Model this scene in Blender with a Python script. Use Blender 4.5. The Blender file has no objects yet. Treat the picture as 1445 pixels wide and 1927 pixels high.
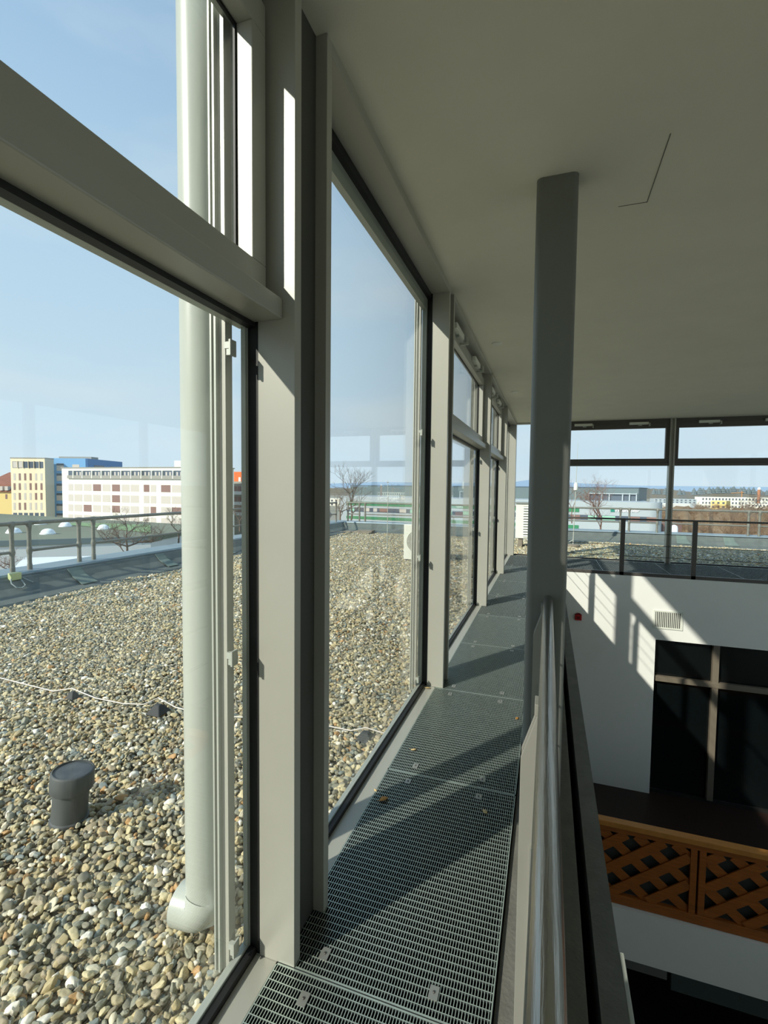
import bpy, bmesh, math, random
import numpy as np
from mathutils import Vector, Matrix

S = bpy.context.scene
COL = S.collection
random.seed(7)

# ------------------------------------------------------------------ camera, sky, sun, exposure
H = 1.6                                   # eye height above the walkway grating
F, YAW, PITCH, ROLL = 902.25, 0.32984, 0.05195, 0.010787
def basis():
    f = np.array([-math.sin(YAW)*math.cos(PITCH), math.cos(YAW)*math.cos(PITCH), -math.sin(PITCH)])
    r = np.array([math.cos(YAW), math.sin(YAW), 0.0]); u = np.cross(r, f)
    return math.cos(ROLL)*r+math.sin(ROLL)*u, -math.sin(ROLL)*r+math.cos(ROLL)*u, f
RT, UP, FW = basis()
cam = bpy.data.cameras.new('camera'); camo = bpy.data.objects.new('camera', cam); COL.objects.link(camo)
camo.matrix_world = Matrix(((RT[0], UP[0], -FW[0], 0), (RT[1], UP[1], -FW[1], 0), (RT[2], UP[2], -FW[2], H), (0, 0, 0, 1)))
cam.sensor_fit = 'HORIZONTAL'; cam.sensor_width = 36.0; cam.lens = F/1445*36.0
cam.clip_start = 0.02; cam.clip_end = 20000
S.camera = camo
S.view_settings.view_transform = 'Standard'; S.view_settings.look = 'None'
S.view_settings.gamma = 1; S.view_settings.exposure = 0.0
S.cycles.use_denoising = True
S.cycles.max_bounces = 14; S.cycles.diffuse_bounces = 6; S.cycles.glossy_bounces = 5
S.cycles.transparent_max_bounces = 24; S.cycles.transmission_bounces = 6
S.cycles.sample_clamp_indirect = 6.0

SUN_DIR = Vector((1.0, 1.50, -1.13)).normalized()
sun = bpy.data.lights.new('sun', 'SUN'); sun.energy = 5.6; sun.angle = math.radians(0.9); sun.color = (1.0, 0.94, 0.84)
suno = bpy.data.objects.new('sun', sun); COL.objects.link(suno)
suno.rotation_euler = SUN_DIR.to_track_quat('-Z', 'Y').to_euler()

def lin(c):
    return tuple(((x/255)/12.92 if x/255 <= .04045 else ((x/255+.055)/1.055)**2.4) for x in c)

W = bpy.data.worlds.new('sky'); S.world = W; W.use_nodes = True
nt = W.node_tree; N = nt.nodes; LK = nt.links; N.clear()
tc = N.new('ShaderNodeTexCoord'); sep = N.new('ShaderNodeSeparateXYZ'); LK.new(tc.outputs['Generated'], sep.inputs[0])
ramp = N.new('ShaderNodeValToRGB'); cr = ramp.color_ramp
cr.elements[0].position = 0.0; cr.elements[0].color = (*lin((204, 220, 232)), 1)
cr.elements[1].position = 1.0; cr.elements[1].color = (*lin((118, 158, 206)), 1)
for p, c in ((.06, (198, 218, 233)), (.2, (190, 214, 233)), (.45, (176, 205, 231)), (.7, (150, 184, 221))):
    e = cr.elements.new(p); e.color = (*lin(c), 1)
LK.new(sep.outputs['Z'], ramp.inputs[0])
mp = N.new('ShaderNodeMapping'); mp.inputs['Scale'].default_value = (1.2, 1.2, 4.5); LK.new(tc.outputs['Generated'], mp.inputs[0])
nz = N.new('ShaderNodeTexNoise'); nz.inputs['Scale'].default_value = 1.6; nz.inputs['Detail'].default_value = 5; nz.inputs['Roughness'].default_value = .5
LK.new(mp.outputs[0], nz.inputs['Vector'])
mr = N.new('ShaderNodeMapRange'); mr.inputs['From Min'].default_value = .45; mr.inputs['From Max'].default_value = .72; mr.inputs['To Max'].default_value = .55
LK.new(nz.outputs['Fac'], mr.inputs['Value'])
mxs = N.new('ShaderNodeMixRGB'); mxs.inputs['Color2'].default_value = (*lin((216, 227, 233)), 1)
LK.new(mr.outputs[0], mxs.inputs['Fac']); LK.new(ramp.outputs[0], mxs.inputs['Color1'])
bg = N.new('ShaderNodeBackground'); bg.inputs['Strength'].default_value = 1.2
LK.new(mxs.outputs[0], bg.inputs['Color']); wo = N.new('ShaderNodeOutputWorld'); LK.new(bg.outputs[0], wo.inputs[0])

# ------------------------------------------------------------------ survey helpers: a sighted point on a known plane
def ray(u, v): return FW+(u-722.5)/F*RT-(v-963.5)/F*UP
def zp(u, v, z): r = ray(u, v); r = r*(z-H)/r[2]; return Vector((r[0], r[1], z))
def yp(u, v, y): r = ray(u, v); r = r*y/r[1]; return Vector((r[0], y, r[2]+H))
def xp(u, v, x): r = ray(u, v); r = r*x/r[0]; return Vector((x, r[1], r[2]+H))
def dp(u, v, d): r = ray(u, v)*d; return Vector((r[0], r[1], r[2]+H))     # d metres along the sight axis

# ------------------------------------------------------------------ materials
def mat(name, col, rough=.6, metal=0., spec=.5, noise=0., nscale=8., bump=0., bscale=40., col2=None, stretch=None):
    m = bpy.data.materials.new(name); m.use_nodes = True; n = m.node_tree.nodes; l = m.node_tree.links
    b = n['Principled BSDF']; c = lin(col)
    b.inputs['Roughness'].default_value = rough; b.inputs['Metallic'].default_value = metal
    b.inputs['Specular IOR Level'].default_value = spec; b.inputs['Base Color'].default_value = (*c, 1)
    t = n.new('ShaderNodeTexCoord')
    vec = t.outputs['Object']
    if stretch:
        mm = n.new('ShaderNodeMapping'); mm.inputs['Scale'].default_value = stretch; l.new(vec, mm.inputs[0]); vec = mm.outputs[0]
    if noise > 0:
        z = n.new('ShaderNodeTexNoise'); z.inputs['Scale'].default_value = nscale; z.inputs['Detail'].default_value = 6; z.inputs['Roughness'].default_value = .62
        l.new(vec, z.inputs['Vector'])
        x = n.new('ShaderNodeMixRGB'); r = n.new('ShaderNodeMapRange'); r.inputs['From Min'].default_value = .3; r.inputs['From Max'].default_value = .7
        l.new(z.outputs['Fac'], r.inputs['Value']); l.new(r.outputs[0], x.inputs['Fac'])
        d = lin(col2) if col2 else tuple(v*(1-noise) for v in c)
        x.inputs['Color1'].default_value = (*c, 1); x.inputs['Color2'].default_value = (*d, 1); l.new(x.outputs[0], b.inputs['Base Color'])
    if bump > 0:
        z = n.new('ShaderNodeTexNoise'); z.inputs['Scale'].default_value = bscale; z.inputs['Detail'].default_value = 3
        l.new(vec, z.inputs['Vector'])
        k = n.new('ShaderNodeBump'); k.inputs['Strength'].default_value = bump; k.inputs['Distance'].default_value = .01
        l.new(z.outputs['Fac'], k.inputs['Height']); l.new(k.outputs[0], b.inputs['Normal'])
    return m
def glass(name, tint=(.962, .982, .97), ior=1.5, rough=0.0):
    m = bpy.data.materials.new(name); m.use_nodes = True; n = m.node_tree.nodes; l = m.node_tree.links; n.clear()
    o = n.new('ShaderNodeOutputMaterial'); x = n.new('ShaderNodeMixShader'); fr = n.new('ShaderNodeFresnel')
    ge = n.new('ShaderNodeNewGeometry'); io = n.new('ShaderNodeMapRange'); io.inputs['To Min'].default_value = ior; io.inputs['To Max'].default_value = 1/ior
    l.new(ge.outputs['Backfacing'], io.inputs['Value']); l.new(io.outputs[0], fr.inputs['IOR'])   # same reflectance from either side of the sheet
    t = n.new('ShaderNodeBsdfTransparent'); t.inputs[0].default_value = (*tint, 1)
    g = n.new('ShaderNodeBsdfGlossy'); g.inputs['Roughness'].default_value = rough
    l.new(fr.outputs[0], x.inputs[0]); l.new(t.outputs[0], x.inputs[1]); l.new(g.outputs[0], x.inputs[2]); l.new(x.outputs[0], o.inputs[0])
    return m
M = dict(
    frame=mat('silver grey window paint', (176, 175, 164), .36, .12, .5, .05, 3),
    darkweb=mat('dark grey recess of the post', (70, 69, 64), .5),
    frame_out=mat('pale outer frame', (176, 180, 170), .45, .2),
    gasket=mat('black rubber gasket', (26, 26, 25), .55),
    steel=mat('grey painted steel column', (124, 126, 120), .5, .1, .5, .08, 2.5, .05, 150),
    rail=mat('railing paint', (152, 150, 141), .45, .25, .5, .06, 5),
    inox=mat('brushed stainless handrail', (178, 174, 166), .27, .95, .5, .12, 12, .12, 220, stretch=(1, .05, 1)),
    darkrail=mat('dark grey railing steel', (92, 88, 84), .45, .3),
    ceil=mat('warm grey ceiling plaster', (240, 235, 217), .95, 0, .2, .05, 2.2, .1, 180),
    wall=mat('white wall plaster', (238, 238, 232), .92, 0, .2, .03, 2, .06, 160),
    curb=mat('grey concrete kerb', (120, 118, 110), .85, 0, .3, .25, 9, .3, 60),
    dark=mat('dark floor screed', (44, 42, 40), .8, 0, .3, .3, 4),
    wood_floor=mat('dark wood floor', (50, 34, 28), .5, 0, .4, .3, 6, stretch=(1, 6, 1)),
    grating=mat('galvanised grating', (186, 200, 190), .4, .5, .5, .15, 14),
    flank_shade=mat('shade-darkened grating flanks', (96, 102, 104), .5, .6, .5, .2, 14),  # bar sides coloured darker than the tops to paint shade into the cells
    clip=mat('galvanised clip', (168, 170, 164), .4, .6),
    pvc=mat('pale grey pipe', (182, 186, 176), .33, 0, .6, .04, 4),
    ventm=mat('grey plastic vent', (82, 86, 86), .6, 0, .4, .2, 12),
    ventlid=mat('dark vent lid', (58, 64, 68), .45, 0, .4, .35, 9, col2=(88, 92, 92)),
    membrane=mat('slate roofing membrane', (104, 112, 108), .85, 0, .3, .25, 5, .3, 60),
    patch=mat('green grey membrane patch', (112, 128, 120), .8, 0, .3, .15, 5),
    zinc=mat('zinc coping', (142, 158, 164), .5, .35, .5, .12, 3),
    galv=mat('weathered galvanised tube', (138, 138, 128), .6, .3, .4, .25, 20),
    rope=mat('pale cable', (222, 214, 204), .7),
    holder=mat('black rubber cable weight', (60, 62, 62), .75),
    concrete=mat('concrete slab', (140, 132, 118), .9, 0, .2, .2, 10),
    acw=mat('off white enamel', (226, 228, 216), .45),
    acg=mat('grey fan guard', (120, 118, 106), .5),
    red=mat('red plastic', (190, 24, 22), .5), redd=mat('dark red plastic', (110, 12, 14), .5),
    doorframe=mat('brown grey door frame', (116, 106, 92), .55),
    orange=mat('orange varnished wood', (176, 98, 34), .5, 0, .5, .35, 5, stretch=(1, 1, 8)),
    orange2=mat('golden varnished rail', (206, 138, 62), .45, 0, .5, .25, 5, stretch=(1, 8, 1)),
    box=mat('yellow green junction box', (196, 204, 150), .5),
    leaf=mat('dry brown leaf', (176, 126, 60), .8), leaf2=mat('pale dry leaf', (196, 170, 120), .8),
    cablegrey=mat('grey cable', (150, 162, 160), .6),
    bark=mat('bare twig bark', (104, 90, 78), .9), bark2=mat('reddish twig bark', (126, 96, 82), .9),
    bush=mat('brown scrub bark', (122, 98, 76), .95),
    cream=mat('cream render', (236, 220, 186), .9), cream_shade=mat('shaded cream render', (190, 184, 166), .9),  # second cream is greyed to paint the shaded side wall
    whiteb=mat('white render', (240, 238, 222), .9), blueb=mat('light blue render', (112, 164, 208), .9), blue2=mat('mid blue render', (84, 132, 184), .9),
    blind=mat('light blinds', (196, 188, 178), .7), brick=mat('dark red window', (134, 104, 96), .5), dwin=mat('dark window glass', (84, 94, 106), .25, 0, .6),
    redroof=mat('red brown roof tiles', (142, 92, 74), .9, 0, .3, .25, .8), yellowb=mat('yellow render', (226, 200, 132), .9),
    orangeb=mat('orange render', (228, 112, 60), .9), greyb=mat('grey balcony render', (150, 148, 138), .9),
    greenroof=mat('green grey flat roof', (122, 128, 112), .95, 0, .2, .2, .08), greenedge=mat('pale green roof edge', (120, 148, 104), .9),
    lightwall=mat('light grey cladding', (206, 210, 208), .8), domem=mat('white dome acrylic', (236, 242, 244), .3),
    slate=mat('slate cladding', (96, 112, 114), .7), slate2=mat('blue slate cladding', (78, 98, 116), .7),
    comwhite=mat('pale panel cladding', (168, 178, 182), .7), green=mat('green glass band', (52, 128, 88), .5),
    mint=mat('mint window', (150, 200, 176), .5), signw=mat('white sign letters', (250, 250, 248), .6), teal=mat('teal logo', (30, 156, 130), .5),
    ground=mat('ground of grass and asphalt', (138, 140, 122), .95, 0, .2, .3, .02, col2=(160, 156, 150)),
    scrub=mat('brown winter scrub', (128, 106, 84), .95, 0, .1, .35, .08, col2=(148, 128, 98)),
    forest=mat('dark conifer forest', (100, 112, 116), .95), hill=mat('far hill tinted for haze', (150, 176, 204), 1, 0, 0),  # distance haze is put into the hill's blue base colour
    peb=None)
M['pane'] = glass('clear window glass')
M['doorglass'] = mat('dark door glass', (12, 17, 18), .12, 0, .6)

# ------------------------------------------------------------------ mesh builder
class MB:
    def __init__(s): s.v = []; s.f = []; s.mi = []; s.sm = []
    def add(s, vs, fs, mi=0, sm=False):
        o = len(s.v); s.v += [tuple(p) for p in vs]
        for f in fs: s.f.append(tuple(i+o for i in f)); s.mi.append(mi); s.sm.append(sm)
        return s
    def box(s, x0, x1, y0, y1, z0, z1, mi=0):
        v = [(x0, y0, z0), (x1, y0, z0), (x1, y1, z0), (x0, y1, z0), (x0, y0, z1), (x1, y0, z1), (x1, y1, z1), (x0, y1, z1)]
        return s.add(v, [(3, 2, 1, 0), (4, 5, 6, 7), (0, 1, 5, 4), (1, 2, 6, 5), (2, 3, 7, 6), (3, 0, 4, 7)], mi)
    def obox(s, o, a, b, c, mi=0):        # oriented box: origin and three edge vectors
        o, a, b, c = map(Vector, (o, a, b, c))
        v = [o, o+a, o+a+b, o+b, o+c, o+a+c, o+a+b+c, o+b+c]
        return s.add(v, [(3, 2, 1, 0), (4, 5, 6, 7), (0, 1, 5, 4), (1, 2, 6, 5), (2, 3, 7, 6), (3, 0, 4, 7)], mi)
    def prism(s, poly, ext, mi=0):        # 3-D polygon swept along ext
        n = len(poly); e = Vector(ext); p = [Vector(q) for q in poly]
        return s.add(p+[q+e for q in p], [tuple(range(n))[::-1], tuple(range(n, 2*n))]+[(i, (i+1) % n, n+(i+1) % n, n+i) for i in range(n)], mi)
    def tube(s, pts, r, n=12, mi=0, caps=True):
        pts = [Vector(p) for p in pts]; k = len(pts); rs = r if isinstance(r, (list, tuple)) else [r]*k; vs = []; up = None
        for i, p in enumerate(pts):
            d = (pts[min(i+1, k-1)]-pts[max(i-1, 0)]).normalized()
            if up is None: up = Vector((0, 0, 1)) if abs(d.z) < .9 else Vector((1, 0, 0))
            a = d.cross(up).normalized(); b = a.cross(d).normalized(); up = b
            for j in range(n):
                t = 2*math.pi*j/n; vs.append(p+(a*math.cos(t)+b*math.sin(t))*rs[i])
        fs = [(i*n+j, i*n+(j+1) % n, (i+1)*n+(j+1) % n, (i+1)*n+j) for i in range(k-1) for j in range(n)]
        s.add(vs, fs, mi, True)
        if caps: s.add(vs[:n], [tuple(range(n))], mi); s.add(vs[-n:], [tuple(range(n))[::-1]], mi)
        return s
    def lathe(s, prof, c, n=24, mi=0, tilt=None):
        vs = []
        for r, z in prof:
            for j in range(n):
                t = 2*math.pi*j/n; p = Vector((r*math.cos(t), r*math.sin(t), z))
                if tilt: p = tilt @ p
                vs.append(p+Vector(c))
        k = len(prof)
        return s.add(vs, [(i*n+j, i*n+(j+1) % n, (i+1)*n+(j+1) % n, (i+1)*n+j) for i in range(k-1) for j in range(n)]+[tuple(range(n))[::-1], tuple(range((k-1)*n, k*n))], mi, True)
    def build(s, name, mats, parent=None, label=None, bevel=0, origin=None):
        me = bpy.data.meshes.new(name)
        off = Vector(origin) if origin else Vector((0, 0, 0))
        me.from_pydata([tuple(Vector(p)-off) for p in s.v], [], s.f)
        if not isinstance(mats, (list, tuple)): mats = [mats]
        for m in mats: me.materials.append(m)
        me.polygons.foreach_set('material_index', s.mi)
        me.polygons.foreach_set('use_smooth', s.sm)
        bm = bmesh.new(); bm.from_mesh(me); bmesh.ops.recalc_face_normals(bm, faces=bm.faces)
        for e in bm.edges:
            if len(e.link_faces) == 2 and e.calc_face_angle(0) > .7: e.smooth = False
        bm.to_mesh(me); bm.free()
        o = bpy.data.objects.new(name, me); COL.objects.link(o); o.location = off
        if bevel:
            b = o.modifiers.new('bevel', 'BEVEL'); b.width = bevel; b.segments = 2; b.limit_method = 'ANGLE'
        if parent is not None:
            o.parent = parent; o.location = off-getattr(parent, 'matrix_basis').translation if origin else -parent.location
        if label: o['label'] = label
        return o
def tag(o, label, cat, group=None, kind=None):
    o['label'] = label; o['category'] = cat
    if group: o['group'] = group
    if kind: o['kind'] = kind
    return o
def thing(name, loc, label, cat, group=None):
    o = bpy.data.objects.new(name, None); COL.objects.link(o); o.location = Vector(loc); o.empty_display_size = .1
    return tag(o, label, cat, group)
def struct(name, mb, m, label=None, parent=None, bevel=0):
    o = mb.build(name, m, parent, bevel=bevel)
    if parent is None: o['kind'] = 'structure'
    if label: o['label'] = label
    return o
def shell(name, loc=(0, 0, 0), label=None):
    o = bpy.data.objects.new(name, None); COL.objects.link(o); o.location = loc; o['kind'] = 'structure'
    if label: o['label'] = label
    return o
def copy_tree(o, parent=None):
    c = o.copy(); COL.objects.link(c)
    if parent is not None: c.parent = parent
    for ch in [q for q in bpy.data.objects if q.parent == o]: copy_tree(ch, c)
    return c

# ------------------------------------------------------------------ room shell
CZ = 3.15; RX = 7.6; GY = 11.95
struct('ceiling', MB().box(-.97, RX+.2, -5.2, 12.1, CZ, CZ+.3), M['ceil'], 'flat warm grey plaster ceiling')
struct('trim_1', MB().box(.458, .462, 2.45, 2.98, CZ-.0015, CZ+.01).box(.32, .462, 2.976, 2.98, CZ-.0015, CZ+.01), M['curb'], 'hairline seam in the ceiling plaster')
fw = MB()
fw.box(.27, 1.965, 10, 10.2, -4.16, -.02); fw.box(1.965, 5.6, 10, 10.2, -1.19, -.02); fw.box(5.6, RX, 10, 10.2, -4.16, -.02)
struct('wall_far', fw, M['wall'], 'white far wall of the void with the dark glazed opening')
wr = MB(); wr.box(RX, RX+.2, -5.2, 12.1, -8, -3.2); wr.box(RX, RX+.2, 1.0, 12.1, -.25, 0)
for y in np.arange(1.0, 12.2, 2.77): wr.box(RX, RX+.15, y, y+.14, -3.2, CZ)
wr.box(RX, RX+.2, -5.2, 1.0, -3.2, 0); wr.box(RX, RX+.2, -5.2, -1.0, 0, CZ)
struct('wall_right', wr, M['wall'])
struct('window_11', MB().box(RX+.07, RX+.08, 1.0, 12, -3.2, CZ).box(RX+.07, RX+.08, -1, 1.0, 0, CZ), M['pane'])  # unseen glazing and wall openings, added so daylight brightens the ceiling
wb = MB(); wb.box(-.97, 2.6, -5.2, -5.0, -8, CZ); wb.box(2.6, RX+.2, -5.2, -5.0, -8, .9); wb.box(2.6, RX+.2, -5.2, -5.0, 2.7, CZ); wb.box(5.0, 5.14, -5.2, -5.0, .9, 2.7)
struct('window_12', MB().box(2.6, RX, -5.11, -5.1, .9, 2.7), M['pane'])  # out-of-view back window, added to throw more light on the far wall
struct('wall_back', wb, M['wall'])
struct('wall_left', MB().box(-.115, .06, -5, 10, -4.0, -.02).box(.06, .186, -5, 10, -4, -.3), M['curb'], 'concrete edge of the walkway under the railing')
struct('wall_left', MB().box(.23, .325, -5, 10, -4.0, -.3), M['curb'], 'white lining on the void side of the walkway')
struct('floor_1', MB().box(-.95, -.116, -5, 12.1, -.5, -.4), M['dark'], 'dark slab under the walkway grating')
struct('floor_2', MB().box(-.117, RX, 10.201, 12.1, -.5, -.4), M['dark'])
struct('wall_outer', MB().box(-.99, -.90, -5, 12.1, -8, -.125).box(-.90, RX+.2, 12.02, 12.11, -8, -.125), M['membrane'], 'grey membrane upstand under the windows')
struct('floor_gallery', MB().box(-.9, RX, 7.15, 14, -4.25, -4.16), M['wood_floor'], 'dark brown wood floor of the lower gallery')
struct('trim_2', MB().box(.27, RX, 7.05, 7.15, -4.87, -4.155), M['wall'], 'white edge band of the lower gallery')
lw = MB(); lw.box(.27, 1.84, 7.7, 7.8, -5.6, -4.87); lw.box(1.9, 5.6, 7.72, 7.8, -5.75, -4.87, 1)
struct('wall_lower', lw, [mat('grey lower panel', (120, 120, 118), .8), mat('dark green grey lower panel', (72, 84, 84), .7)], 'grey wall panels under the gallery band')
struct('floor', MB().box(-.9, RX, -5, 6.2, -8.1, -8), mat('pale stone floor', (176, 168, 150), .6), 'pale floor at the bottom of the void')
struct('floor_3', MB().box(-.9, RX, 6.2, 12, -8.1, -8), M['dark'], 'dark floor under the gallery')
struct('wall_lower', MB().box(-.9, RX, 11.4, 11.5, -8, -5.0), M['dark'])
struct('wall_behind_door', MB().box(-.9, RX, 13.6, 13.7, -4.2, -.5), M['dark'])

# dark glazed double door below
d = shell('door_1', (1.965, 10, -4.16), 'dark glazed door screen in the far wall')
dg = MB(); dg.box(1.965, 5.6, 10.12, 10.14, -4.10, -1.19); dg.build('pane', M['doorglass'], d)
dg = MB(); dg.box(2.905, 3.005, 10.03, 10.12, -4.10, -1.19); dg.box(4.5, 4.6, 10.03, 10.12, -4.1, -1.19); dg.build('frame', M['doorframe'], d, bevel=.004)
dg = MB(); dg.box(1.995, 5.6, 10.02, 10.11, -1.98, -1.885); dg.build('crossbar', M['doorframe'], d, bevel=.004)
dg = MB(); dg.box(1.965, 5.6, 10.08, 10.14, -4.16, -4.10); dg.build('threshold', M['gasket'], d)

# ------------------------------------------------------------------ left facade
MULL = [-3.9, -1.3, 1.34, 3.71, 6.54, 9.17]
MDS = {-3.9: .26, -1.3: .26, 1.34: .26, 3.71: .22, 6.54: .14, 9.17: .14}
def mullion(y, label):
    MD = MDS[y]; f2 = .04 if MD > .2 else .03
    t = thing('facade_post', (-.89, y, 0), label, 'window post', 'posts of the long glass front')
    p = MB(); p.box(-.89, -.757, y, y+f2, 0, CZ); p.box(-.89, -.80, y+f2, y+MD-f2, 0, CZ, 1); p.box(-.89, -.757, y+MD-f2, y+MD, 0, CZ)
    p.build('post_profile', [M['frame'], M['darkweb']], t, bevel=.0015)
    MB().box(-.93, -.89, y+.004, y+MD-.004, 0, CZ).build('gasket', M['gasket'], t)
    MB().box(-.947, -.93, y, y+MD, -.12, CZ).build('outer_cap', M['frame_out'], t, bevel=.002)
    return t
for y, l in zip(MULL, ['grey steel window post behind the viewer, farthest back', 'grey steel window post just behind the viewer',
                       'large grey steel window post nearest to the viewer, beside the tilting light', 'grey steel window post at the far end of the tall undivided pane',
                       'grey steel window post between the two distant tilting windows', 'slim grey window post beyond the second distant tilting window, near the corner']):
    mullion(y, l)
# corner post
t = thing('corner_post', (-.86, 11.8, 0), 'grey steel window post in the corner where both glass fronts meet', 'window post')
p = MB(); p.box(-.89, -.757, 11.80, 12.0, 0, CZ); p.box(-.965, -.89, 11.8, 12.0, -.12, CZ); p.build('post_profile', M['frame'], t, bevel=.003)
MB().box(-.965, -.757, 12.0, 12.03, -.12, CZ).build('outer_cap', M['frame_out'], t)

def bay(idx, ya, yb, kind, ynext, label):
    MD = .26 if idx < 3 else .14
    w = shell('window_%d' % idx, (-.93, ya, 0), label)
    MB().box(-.905, -.822, ya-MD, ynext, -.125, 0).build('sill', M['frame'], w, bevel=.002)
    b = MB(); b.box(-.93, -.905, ya, yb, -.03, .022); b.build('gasket', M['gasket'], w)
    o = MB(); o.box(-.955, -.93, ya, yb, -.125, .03)
    if kind == 'fixed':
        o.box(-.965, -.93, ya, yb, 2.975, CZ); o.box(-.965, -.93, ya, ya+.03, .035, 2.975); o.box(-.965, -.93, yb-.02, yb, .035, 2.975)
        o.build('outer_frame', M['frame_out'], w, bevel=.002)
        MB().box(-.93, -.90, ya, yb, 3.06, CZ).build('gasket', M['gasket'], w)
        MB().box(-.90, -.757, ya, yb, 3.10, CZ).build('header', M['frame'], w, bevel=.002)
        MB().box(-.936, -.926, ya+.01, yb-.01, .02, 3.05).build('pane', M['pane'], w)
    else:
        o.box(-.947, -.93, ya, ya+.012, .03, 2.11); o.box(-.947, -.93, yb-.012, yb, .03, 2.11); o.box(-.96, -.93, ya, yb, 2.105, 2.22); o.box(-.965, -.93, ya, yb, 3.0, CZ)
        o.box(-.965, -.925, ya, ya+.045, 2.24, 3.0); o.box(-.965, -.925, yb-.045, yb, 2.24, 3.0)
        o.build('outer_frame', M['frame_out'], w, bevel=.002)
        MB().box(-.93, -.90, ya, yb, 2.105, 2.135).build('gasket', M['gasket'], w)
        MB().box(-.93, -.80, ya, yb, 2.12, 2.183).build('transom', M['frame'], w, bevel=.004)
        MB().box(-.936, -.926, ya+.01, yb-.01, .02, 2.11).build('pane', M['pane'], w)
        MB().box(-.90, -.757, ya, yb, 3.11, CZ).build('header', M['frame'], w, bevel=.002)
        c = MB(); c.box(-.905, -.85, ya+.015, yb-.015, 2.187, 2.279); c.box(-.905, -.85, ya+.015, yb-.015, 2.955, 3.05)
        c.box(-.905, -.85, ya+.015, ya+.085, 2.279, 2.955); c.box(-.905, -.85, yb-.085, yb-.015, 2.279, 2.955)
        MB().box(-.905, -.873, ya, ya+.013, 2.183, 3.11).box(-.905, -.873, yb-.013, yb, 2.183, 3.11).box(-.905, -.873, ya, yb, 3.054, 3.11).build('fixed_frame', M['frame'], w)
        cs = c.build('casement_frame', M['frame'], w, bevel=.003)
        g = MB(); g.box(-.912, -.905, ya+.07, yb-.07, 2.22, 2.275); g.box(-.912, -.905, ya+.07, yb-.07, 2.947, 2.99); g.box(-.912, -.905, ya+.02, ya+.092, 2.275, 2.947); g.box(-.912, -.905, yb-.092, yb-.02, 2.275, 2.947)
        g.build('casement_gasket', M['gasket'], w)
        MB().box(-.922, -.912, ya+.04, yb-.04, 2.24, 2.98).build('upper_pane', M['pane'], w)
    return w
bay(1, -1.04, 1.34, 'tilt', 1.34, 'nearest divided window with a tilting light over a transom')
bay(2, 1.60, 3.71, 'fixed', 3.71, 'tall undivided pane from sill to ceiling')
bay(3, 3.93, 6.54, 'tilt', 6.54, 'first distant divided window with openers at the top')
bay(4, 6.68, 9.17, 'tilt', 9.17, 'second distant divided window with openers at the top')
bay(5, 9.31, 11.80, 'fixed', 11.80, 'last tall pane beside the corner')
bay(6, -3.64, -1.30, 'tilt', -1.3, None)
struct('wall_corner_back', MB().box(-.97, -.9, -5, -3.9, -8, CZ), M['wall'])

# chain openers on the casements
def opener(loc, along, label):
    loc = Vector(loc); a = Vector(along); n = Vector((a.y, -a.x, 0))        # n points into the room
    if abs(a.x) > .5: n = Vector((0, -1, 0))
    t = thing('window_opener', loc, label, 'window opener', 'chain openers over the tilting windows')
    MB().obox(loc-a*.2-Vector((0, 0, .03)), a*.38, n*.045, Vector((0, 0, .055))).build('housing', M['acw'], t, bevel=.006)
    b = MB(); b.obox(loc+a*.18-Vector((0, 0, .07)), a*.025, n*.085, Vector((0, 0, .022))); b.obox(loc+a*.18-Vector((0, 0, .05))+n*.062, a*.025, n*.02, Vector((0, 0, .05)))
    MB().obox(loc-a*.02-Vector((0, 0, .055)), a*.07, n*.03, Vector((0, 0, .03))).build('clamp', M['frame_out'], t)
    b.build('bracket', M['frame_out'], t, bevel=.003)
    return t
for y, l in ((4.5, 'window opener nearest the viewer in the first distant tilting window'), (5.65, 'window opener at the far end of the first distant tilting window'),
             (7.35, 'window opener at the near end of the second distant tilting window'), (8.35, 'farthest window opener on the long glass front')):
    opener((-.85, y, 3.045), (0, 1, 0), l)

# sun blind guide rails outside, one per bay end
def guide(y, label):
    t = thing('blind_guide_rail', (-.98, y, 0), label, 'guide rail', 'sun blind guide rails outside the windows')
    g = MB(); g.box(-1.000, -.994, y-.03, y+.02, 0, 3.4); g.box(-.994, -.985, y-.012, y+.02, 0, 3.4, 1); g.box(-.985, -.978, y-.03, y+.02, 0, 3.4); g.box(-.978, -.955, y-.014, y+.02, 0, 3.4, 2)
    g.build('rail', [M['frame_out'], M['gasket'], M['frame']], t)
    for z in (.08, 1.05, 2.02):
        k = MB(); k.box(-.955, -.928, y-.02, y-.005, z, z+.02); k.box(-.935, -.929, y-.024, y+.006, z-.022, z+.026); k.box(-.948, -.935, y-.018, y-.008, z-.02, z)
        k.build('bracket', M['frame_out'], t)
guide(1.275, 'pale blind guide rail beside the fat downpipe outside the nearest window')
guide(3.62, 'thin blind guide rail outside the far end of the tall undivided pane')
guide(6.45, 'thin blind guide rail outside the first distant tilting window')
guide(9.1, 'thin blind guide rail outside the second distant tilting window')

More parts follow.
